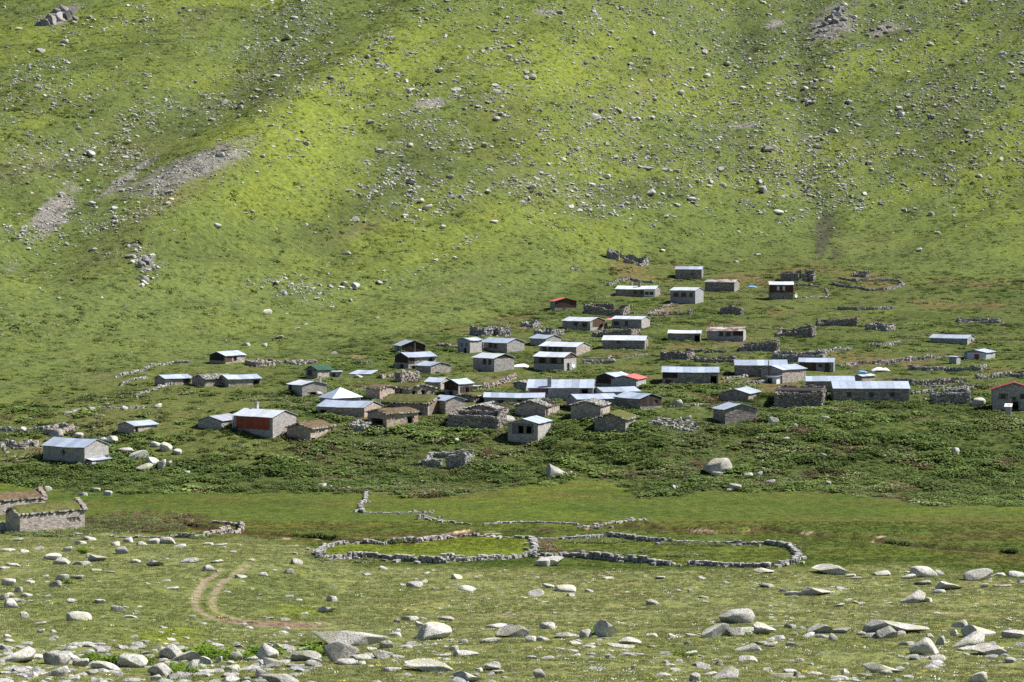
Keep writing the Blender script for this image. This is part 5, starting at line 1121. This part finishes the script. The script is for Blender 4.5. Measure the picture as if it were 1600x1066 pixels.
herbs = [leaf_clump('nettle', 60, .75, .75, .10, .34, [LF_DARK, LF_MID], 10 + i) for i in range(4)] + [leaf_clump('dock', 55, .75, .60, .11, .32, [LF_MID, LF_PALE, LF_BRN, LF_PALE], 20 + i) for i in range(4)] + \
        [leaf_clump('butterbur', 30, .7, .5, .24, .5, [LF_BRI, LF_MID], 30 + i) for i in range(3)] + [leaf_clump('dock_seeding', 60, .6, .6, .07, .26, [LF_BRN, LF_MID, LF_PALE], 40 + i) for i in range(2)]
HC = proto_coll('herb_kind', herbs)
def in_house(P, m=.25):
    bad = np.zeros(len(P), bool)
    for (X, Y, th, WL, WR) in FOOTPRINTS:
        ct, sn = math.cos(th), math.sin(th); dx, dy = P[:, 0] - X, P[:, 1] - Y
        lx = dx * ct - dy * sn; ly = dx * sn + dy * ct
        bad |= (lx > -WL - m) & (lx < m) & (ly > -m) & (ly < WR + m)
    return bad
HERB_FREE = [(420, 750, 40, 8, 0), (1560, 700, 20, 10, 0), (280, 765, 60, 12, 0), (950, 750, 40, 6, 0), (340, 625, 60, 10, 0), (520, 668, 20, 8, 0), (1250, 490, 80, 14, 0), (1450, 480, 100, 20, 0), (900, 690, 30, 10, 0), (300, 700, 30, 16, 30)]
def herb_density(x, y, X, Y):
    v_, m_, f_ = zones(x, y, X, Y)
    bank = smooth(630, 680, y); n = fbm(X / 8, Y / 8, 441)
    n = n + bank * (.5 - n) * .4 + bank * .10 + .05 * smooth(400, 480, y)
    left = smooth(520, 380, x) * smooth(750, 705, y)
    d = v_ * smooth(.40 - .12 * bank + .06 * left, .54 + .06 * left, n) * (1 - .75 * left) * .88
    for cx, cy, rx, ry, a in HERB_FREE: d = d * (1 - .8 * blob(x, y, cx, cy, rx, ry, a))
    return d
N = 62000
Yh = rng.uniform(278, 610, N); uh = rng.uniform(-60, 1660, N); Xh = (uh - 800) / F * Yh; Zh = gz(Xh, Yh); xh, yh = proj(Xh, Yh, Zh)
k_ = (rng.random(N) < herb_density(xh, yh, Xh, Yh) * np.where(Yh < 345, 1.0, .75) * np.clip(Yh / 420, .3, 1)); P = np.stack([Xh, Yh, Zh - .05], -1)[k_]
# the front bank is the densest
N2 = 26000; Yb = rng.uniform(276, 352, N2); ub = rng.uniform(-60, 1660, N2); Xb = (ub - 800) / F * Yb; Zb = gz(Xb, Yb); xb, yb = proj(Xb, Yb, Zb)
k2 = rng.random(N2) < herb_density(xb, yb, Xb, Yb) * .85; P = np.concatenate([P, np.stack([Xb, Yb, Zb - .05], -1)[k2]])
P = P[~in_house(P)]
pn = fbm(P[:, 0] / 15, P[:, 1] / 13, 451); pn2 = fbm(P[:, 0] / 5, P[:, 1] / 5, 452); qx, qy = proj(P[:, 0], P[:, 1], P[:, 2])
kind = np.where(pn > .53, 1, 0); kind = np.where((pn2 > .60) & (pn > .45), 3, kind); rr = rng.random(len(P)); kind = np.where(rr < .08, 2, kind)
bri = np.clip(blob(qx, qy, 1050, 758, 80, 14) + blob(qx, qy, 1150, 745, 40, 14) + blob(qx, qy, 1020, 605, 60, 16) + blob(qx, qy, 690, 675, 60, 14) + blob(qx, qy, 590, 560, 60, 12) + blob(qx, qy, 60, 620, 80, 20) + blob(qx, qy, 920, 745, 60, 16) * .5, 0, 1); kind = np.where(rng.random(len(P)) < bri * .8, 2, kind)
off = np.array([0, 4, 8, 11]); cnt = np.array([4, 4, 3, 2]); idx_ = off[kind] + (rng.random(len(P)) * cnt[kind]).astype(int)
S = rng.uniform(.55, 1.1, len(P)) * np.where(P[:, 1] > 360, .8, 1.0) * (.55 + 1.0 * smooth(.3, .7, fbm(P[:, 0] / 3.2, P[:, 1] / 3.2, 455)))
scatter('tall_herbs', 'rank dock, nettle and butterbur growing round the houses', 'herbs', P, np.stack([S, S, S * .62], -1), rng.uniform(0, 6.28, len(P)), HC, len(herbs), idx_)
# herb bed by the turf hut, ferns between the foreground boulders, plants in the paddock
hb = []
for (cx, cy, rx, ry, n, kd) in [(225, 815, 95, 17, 420, 3), (200, 822, 85, 12, 260, 1), (75, 833, 70, 7, 260, 1), (300, 838, 40, 4, 60, 0), (852, 852, 16, 7, 80, 3), (930, 847, 50, 3, 90, 1), (950, 866, 40, 3, 60, 1), (1090, 851, 60, 3, 80, 1), (1130, 848, 30, 3, 50, 1), (880, 862, 40, 3, 40, 3), (1070, 869, 30, 2, 30, 1), (1010, 863, 10, 2, 14, 1), (500, 872, 18, 6, 50, 1), (570, 878, 20, 3, 20, 1), (1412, 851, 6, 3, 20, 0), (1393, 848, 5, 2, 10, 0), (1580, 861, 8, 3, 16, 0), (620, 846, 40, 2, 30, 0), (500, 838, 60, 2, 40, 0), (130, 720, 60, 10, 120, 0)]:
    for _ in range(n):
        t, q = random.uniform(0, 6.28), math.sqrt(random.random()); hb.append((*ground(cx + rx * q * math.cos(t), cy + ry * q * math.sin(t)), kd))
hb = np.array(hb); hb = hb[~in_house(hb[:, :3], .1)]; kd = hb[:, 3].astype(int)
S = rng.uniform(.35, .7, len(hb))
scatter('dock_beds', 'beds of seeding dock and nettle by the turf hut and along the paddock walls', 'herbs', hb[:, :3] - np.array((0, 0, .05)), np.stack([S, S, S], -1), rng.uniform(0, 6.28, len(hb)), HC, len(herbs), off[kd] + (rng.random(len(hb)) * cnt[kd]).astype(int))
ferns = [leaf_clump('fern', 26, .22, .35, .05, .42, [LF_FERN], 50 + i, droop=.2) for i in range(3)]
FC = proto_coll('fern_kind', ferns); fp = []
for cx, cy, rx, n in [(145, 1032, 10, 22), (178, 1036, 14, 26), (225, 1034, 10, 16), (318, 1020, 22, 40), (335, 1026, 14, 24), (275, 1048, 8, 12), (304, 1050, 8, 10), (352, 1026, 8, 10), (376, 1030, 10, 12), (395, 1020, 10, 12), (431, 1021, 8, 16), (490, 1016, 12, 20), (508, 1022, 12, 22), (928, 990, 6, 18), (1168, 988, 6, 12), (131, 861, 8, 14), (104, 910, 4, 6), (1069, 1026, 10, 8), (60, 820, 20, 12)]:
    for _ in range(n): fp.append(ground(random.gauss(cx, rx * .6), random.gauss(cy, 2.5)))
fp = np.array(fp); scatter('ferns', 'bright green ferns between the foreground boulders', 'ferns', fp, rng.uniform(.7, 1.2, len(fp)), rng.uniform(0, 6.28, len(fp)), FC, 3)
def tuft(name, n, seed, mats, h=.11, sp=.24):
    r = np.random.default_rng(seed); V = []; Fc = []; mi = []
    for k_ in range(n):
        a = r.uniform(0, 6.28); q = sp * math.sqrt(r.random()); x, y = q * math.cos(a), q * math.sin(a); t = r.uniform(0, 6.28); hh = h * r.uniform(.5, 1.3); wd = .018
        lx, ly = r.normal(0, hh * .55, 2); b = len(V)
        V += [(x - wd * math.cos(t), y - wd * math.sin(t), -.02), (x + wd * math.cos(t), y + wd * math.sin(t), -.02), (x + lx, y + ly, hh)]; Fc.append((b, b + 1, b + 2)); mi.append(0 if r.random() < .75 else 1)
    me = bpy.data.meshes.new(name); me.from_pydata(V, [], Fc)
    for m in mats: me.materials.append(m)
    me.polygons.foreach_set('material_index', np.array(mi, np.int32)); me.update(); return me
LF_TINT = leaf('turf_blade', (.1, .1, .05), var=.12, trans=.2, hue=.015, inst=True)
tufts = [tuft('tuft', 34, 60 + i, [LF_TINT]) for i in range(5)]
def gcol(X, Y):
    ci = np.clip(np.rint(np.interp(800 + F * X / np.maximum(Y, 60), gu, np.arange(len(gu)))).astype(int), 0, len(gu) - 1); ri = np.clip(np.rint(np.interp(Y, gY, np.arange(len(gY)))).astype(int), 0, len(gY) - 1)
    return c[ri, ci]
TC = proto_coll('tuft_kind', tufts)
N = 110000
Yt = np.sqrt(rng.uniform(112 ** 2, 262 ** 2, N)); ut = rng.uniform(-60, 1660, N); Xt = (ut - 800) / F * Yt; Zt = gz(Xt, Yt); xt, yt = proj(Xt, Yt, Zt); v_, m_, f_ = zones(xt, yt, Xt, Yt)
k_ = rng.random(N) < (f_ * .75 + m_ * .7) * smooth(.25, .6, fbm(Xt / 2.2, Yt / 2.2, 461)); P = np.stack([Xt, Yt, Zt], -1)[k_]
near = np.full(len(P), 9.)
for pl, wd, kk in TRACKS[:2]: near = np.minimum(near, pdist(P[:, 0], P[:, 1], [ground(*p)[:2] for p in pl]))
P = P[near > .45]; S = rng.uniform(.5, 1.3, len(P))
TT = gcol(P[:, 0], P[:, 1]) * rng.uniform(1.05, 1.6, (len(P), 1)) * np.array((1.04, 1.04, 1.0))
scatter('grass_tufts', 'short wiry grass tufts of the foreground turf', 'grass', P, np.stack([S, S, S * .8], -1), rng.uniform(0, 6.28, len(P)), TC, 5, tint=TT)
# daisies
def flower(name, mat):
    V = []; Fc = []
    for i in range(3):
        a = i * 2.1; x, y = .12 * math.cos(a), .12 * math.sin(a); b = len(V)
        V += [(x - .035, y - .03, .10), (x + .035, y - .03, .10), (x + .035, y + .03, .13), (x - .035, y + .03, .13)]; Fc.append((b, b + 1, b + 2, b + 3))
    me = bpy.data.meshes.new(name); me.from_pydata(V, [], Fc); me.materials.append(mat); return me
DC = proto_coll('flower_kind', [flower('daisy', LF_WHT), flower('buttercup', LF_YEL)])
N = 6500; Yt = np.sqrt(rng.uniform(112 ** 2, 236 ** 2, N)); ut = rng.uniform(-60, 1660, N); Xt = (ut - 800) / F * Yt; Zt = gz(Xt, Yt); xt, yt = proj(Xt, Yt, Zt); v_, m_, f_ = zones(xt, yt, Xt, Yt)
k_ = rng.random(N) < f_ * smooth(.35, .6, fbm(Xt / 5, Yt / 5, 471)) * (.3 + .7 * smooth(500, 800, xt)); P = np.stack([Xt, Yt, Zt], -1)[k_]
scatter('meadow_flowers', 'tiny white and yellow flowers dotted over the foreground turf', 'flowers', P, rng.uniform(.6, 1.1, len(P)), rng.uniform(0, 6.28, len(P)), DC, 2, (rng.random(len(P)) < .3).astype(int))

# ------------------------------------------------------------------ small things
def tarp(label, px, py, w_, d_, h_, mat, seed, name='tarpaulin'):
    X, Y, Z = ground(px, py); nx, ny = 14, 8; s, t = np.meshgrid(np.linspace(-1, 1, nx), np.linspace(0, 1, ny)); x = X + s * w_ / 2; y = Y + t * d_
    e = (1 - np.abs(s) ** 3) * np.sin(t * math.pi * .9 + .15); z = gz(x, y) + .04 + h_ * e * (.4 + 1.2 * fbm(s * 1.6 + seed, t * 2 + seed, seed, 3))
    ii = np.arange(nx * ny).reshape(ny, nx); o = mesh_np(name, np.stack([x, y, z], -1).reshape(-1, 3), np.stack([ii[:-1, :-1], ii[:-1, 1:], ii[1:, 1:], ii[1:, :-1]], -1).reshape(-1, 4), mat, smooth_=True)
    md = o.modifiers.new('thickness', 'SOLIDIFY'); md.thickness = .02; recentre(o); return tag(o, label, 'tarp')
tarp('long crumpled white tarpaulin on the grass behind the longest barn', 1377, 581, 3.2, 2.4, .7, M_WHITE, 3); tarp('blue and white plastic sheet left of the white tarpaulin', 1348, 583, 1.6, 1.2, .35, M_BLUE, 5)
tarp('pale plastic sheet lying left of the white roofed timber house', 1176, 449, 2.2, 1.6, .25, M_BLUE, 8); tarp('pale plastic sheet on the slope right of the ragged plinth house', 812, 575, 3.0, 1.8, .5, M_WHITE, 9); tarp('blue metal sheet leaning before the long stone barn', 1078, 600, 1.3, .5, .6, M_METAL, 12, 'metal_sheet')
def post():
    X, Y, Z = ground(1335, 582); bx = Boxes(); bx.add((0, 0, .5), (.12, .05, .6), .2, (.55, .42, .34), .05); o = bx.build('wooden_post', M_WOOD); o.location = (X, Y, Z); tag(o, 'short pale upright board beside the blue plastic sheet', 'post')
post()
def umbrella():
    X, Y, Z = ground(951, 513); root = empty('garden_umbrella', (X, Y, Z)); tag(root, 'pink garden umbrella between the two pale roofed houses', 'umbrella')
    cyl('pole', (0, 0, 0), .03, 1.75, M_WHITE, root); n = 8
    V = [(0, 0, 2.05)] + [(.85 * math.cos(6.2832 * i / n), .85 * math.sin(6.2832 * i / n), 1.68) for i in range(n)]
    mesh_np('canopy', V, [(0, 1 + i, 1 + (i + 1) % n) for i in range(n)], M_UMB, root)
umbrella()
def skin_person(label, px, py, joints, edges, radii, mats, sc_=1.0):
    X, Y, Z = ground(px, py)
    me = bpy.data.meshes.new('person'); me.from_pydata([tuple(np.array(j) * sc_) for j in joints], edges, []); o = bpy.data.objects.new('person', me); link(o); o.location = (X, Y, Z)
    md = o.modifiers.new('skin', 'SKIN'); sv = me.skin_vertices[0].data
    for i, r in enumerate(radii): sv[i].radius = (r * sc_, r * sc_)
    sv[0].use_root = True; o.modifiers.new('sub', 'SUBSURF').render_levels = 1
    me.materials.append(mats); tag(o, label, 'person')
    return o
# seated figure: pelvis, spine, chest, neck, head, head top, shoulders/arms, thighs/shins
J = [(0, 0, .48), (0, .03, .68), (0, .04, .92), (0, .02, 1.05), (0, 0, 1.16), (0, 0, 1.28), (.18, .03, .95), (.24, -.08, .72), (.14, -.26, .64), (-.18, .03, .95), (-.24, -.08, .72), (-.14, -.26, .64), (.1, -.4, .48), (.1, -.44, .06), (.1, -.56, .04), (-.1, -.4, .48), (-.1, -.44, .06), (-.1, -.56, .04)]
E = [(0, 1), (1, 2), (2, 3), (3, 4), (4, 5), (2, 6), (6, 7), (7, 8), (2, 9), (9, 10), (10, 11), (0, 12), (12, 13), (13, 14), (0, 15), (15, 16), (16, 17)]
Rr = [.15, .14, .16, .06, .10, .07, .07, .05, .04, .07, .05, .04, .08, .05, .04, .08, .05, .04]
p_ = skin_person('person in dark clothes sitting under the pink umbrella', 947, 514, J, E, Rr, M_CLOTH)
ch = Boxes(); ch.add((0, .02, .38), (.22, .2, .03), 0, (.3, .26, .22), 0); ch.add((0, .24, .62), (.22, .02, .26), 0, (.3, .26, .22), 0)
for a in (-.19, .19):
    for b in (-.15, .2): ch.add((a, b, .17), (.02, .02, .19), 0, (.3, .26, .22), 0)
seat_ = ch.build('stool', M_WOOD); seat_.location = p_.location; tag(seat_, 'simple wooden seat under the seated person', 'chair')

# ------------------------------------------------------------------ tussocks of the mountainside, crags
tuss = [leaf_clump('tussock', 16, .34, .22, .05, .30, [LF_TINT], 80 + i, droop=.35) for i in range(4)]
UC = proto_coll('tussock_kind', tuss)
N = 95000
Yt = rng.uniform(340, 835, N); ut = rng.uniform(-40, 1640, N); Xt = (ut - 800) / F * Yt; Zt = gz(Xt, Yt); xt, yt = proj(Xt, Yt, Zt); v_, m_, f_ = zones(xt, yt, Xt, Yt)
k_ = (rng.random(N) < np.clip(1.1 - v_, 0, 1) * (Yt / 835) * (.25 + .9 * smooth(.35, .65, fbm(Xt / 6, Yt / 6, 481)))) & (yt > -30); P = np.stack([Xt, Yt, Zt], -1)[k_]; P = P[~in_house(P)]
S = np.exp(rng.normal(0, .4, len(P))); TT = gcol(P[:, 0], P[:, 1]) * rng.uniform(.85, 1.35, (len(P), 1)) * np.array((1.0, 1.03, .97))
scatter('hill_tussocks', 'grass tussocks and low mats covering the mountainside', 'grass', P, np.stack([S * 1.2, S * 1.2, S * .7], -1), rng.uniform(0, 6.28, len(P)), UC, 4, tint=TT)
M_CRAG = rock_mat('crag', base=(.27, .26, .265), lich=.2, dark=(.09, .088, .095))
crag_me = [m.copy() for m in BM_HI[:8]]
for m in crag_me: m.materials.clear(); m.materials.append(M_CRAG)
def outcrop(label, blocks):
    X, Y, Z = ground(blocks[0][0], blocks[0][1]); root = empty('rock_outcrop', (X, Y, Z)); tag(root, label, 'outcrop', 'rock outcrops of the mountainside')
    for (px, py, w_, h_) in blocks:
        x, y, z = ground(px, py); s_ = pscale(x, y, z); o = bpy.data.objects.new('crag', random.choice(crag_me)); link(o, root)
        o.scale = (w_ / s_ * .55, w_ / s_ * .5, h_ / s_ * .62); o.location = (x - X, y - Y + w_ / s_ * .2, z - Z + h_ / s_ * .2); o.rotation_euler = (random.uniform(-.3, .3), random.uniform(-.35, .35), random.uniform(0, 6.3))
outcrop('jagged dark crag at the top left of the mountainside', [(70, 40, 14, 14), (82, 38, 14, 18), (60, 40, 9, 10), (92, 32, 16, 18), (104, 30, 14, 16), (100, 18, 14, 14), (112, 22, 12, 12), (88, 20, 12, 10), (118, 32, 12, 8), (76, 28, 8, 8)])
outcrop('rocky knob on the smooth left slope', [(220, 418, 14, 14), (232, 414, 14, 14), (226, 408, 12, 12), (238, 406, 10, 8), (226, 440, 14, 10), (216, 438, 9, 6)])
outcrop('broken crag at the head of the right gully', [(1308, 22, 14, 14), (1298, 30, 12, 12), (1316, 18, 10, 10), (1290, 40, 10, 8), (1306, 36, 12, 10), (1320, 32, 10, 8), (1282, 50, 9, 6), (1272, 62, 8, 5)])
outcrop('low broken ledge right of the gully crag', [(1362, 48, 10, 6), (1376, 46, 10, 7), (1390, 44, 10, 6), (1355, 56, 8, 5), (1370, 58, 8, 5)])

# look-alike rocks are told apart by their order from the left
def ordinal(n): return f"{n}{'th' if 10 <= n % 100 <= 20 else {1: 'st', 2: 'nd', 3: 'rd'}.get(n % 10, 'th')}"
by = {}
for o in list(COL.objects):
    if o.name.startswith('boulder') and o.parent is None and 'label' in o: by.setdefault(o['label'], []).append(o)
for lab, os_ in by.items():
    if len(os_) < 2: continue
    os_.sort(key=lambda o: proj(*o.location)[0])
    for i, o in enumerate(os_): o['label'] = f'{lab}, {ordinal(i + 1)} from left'
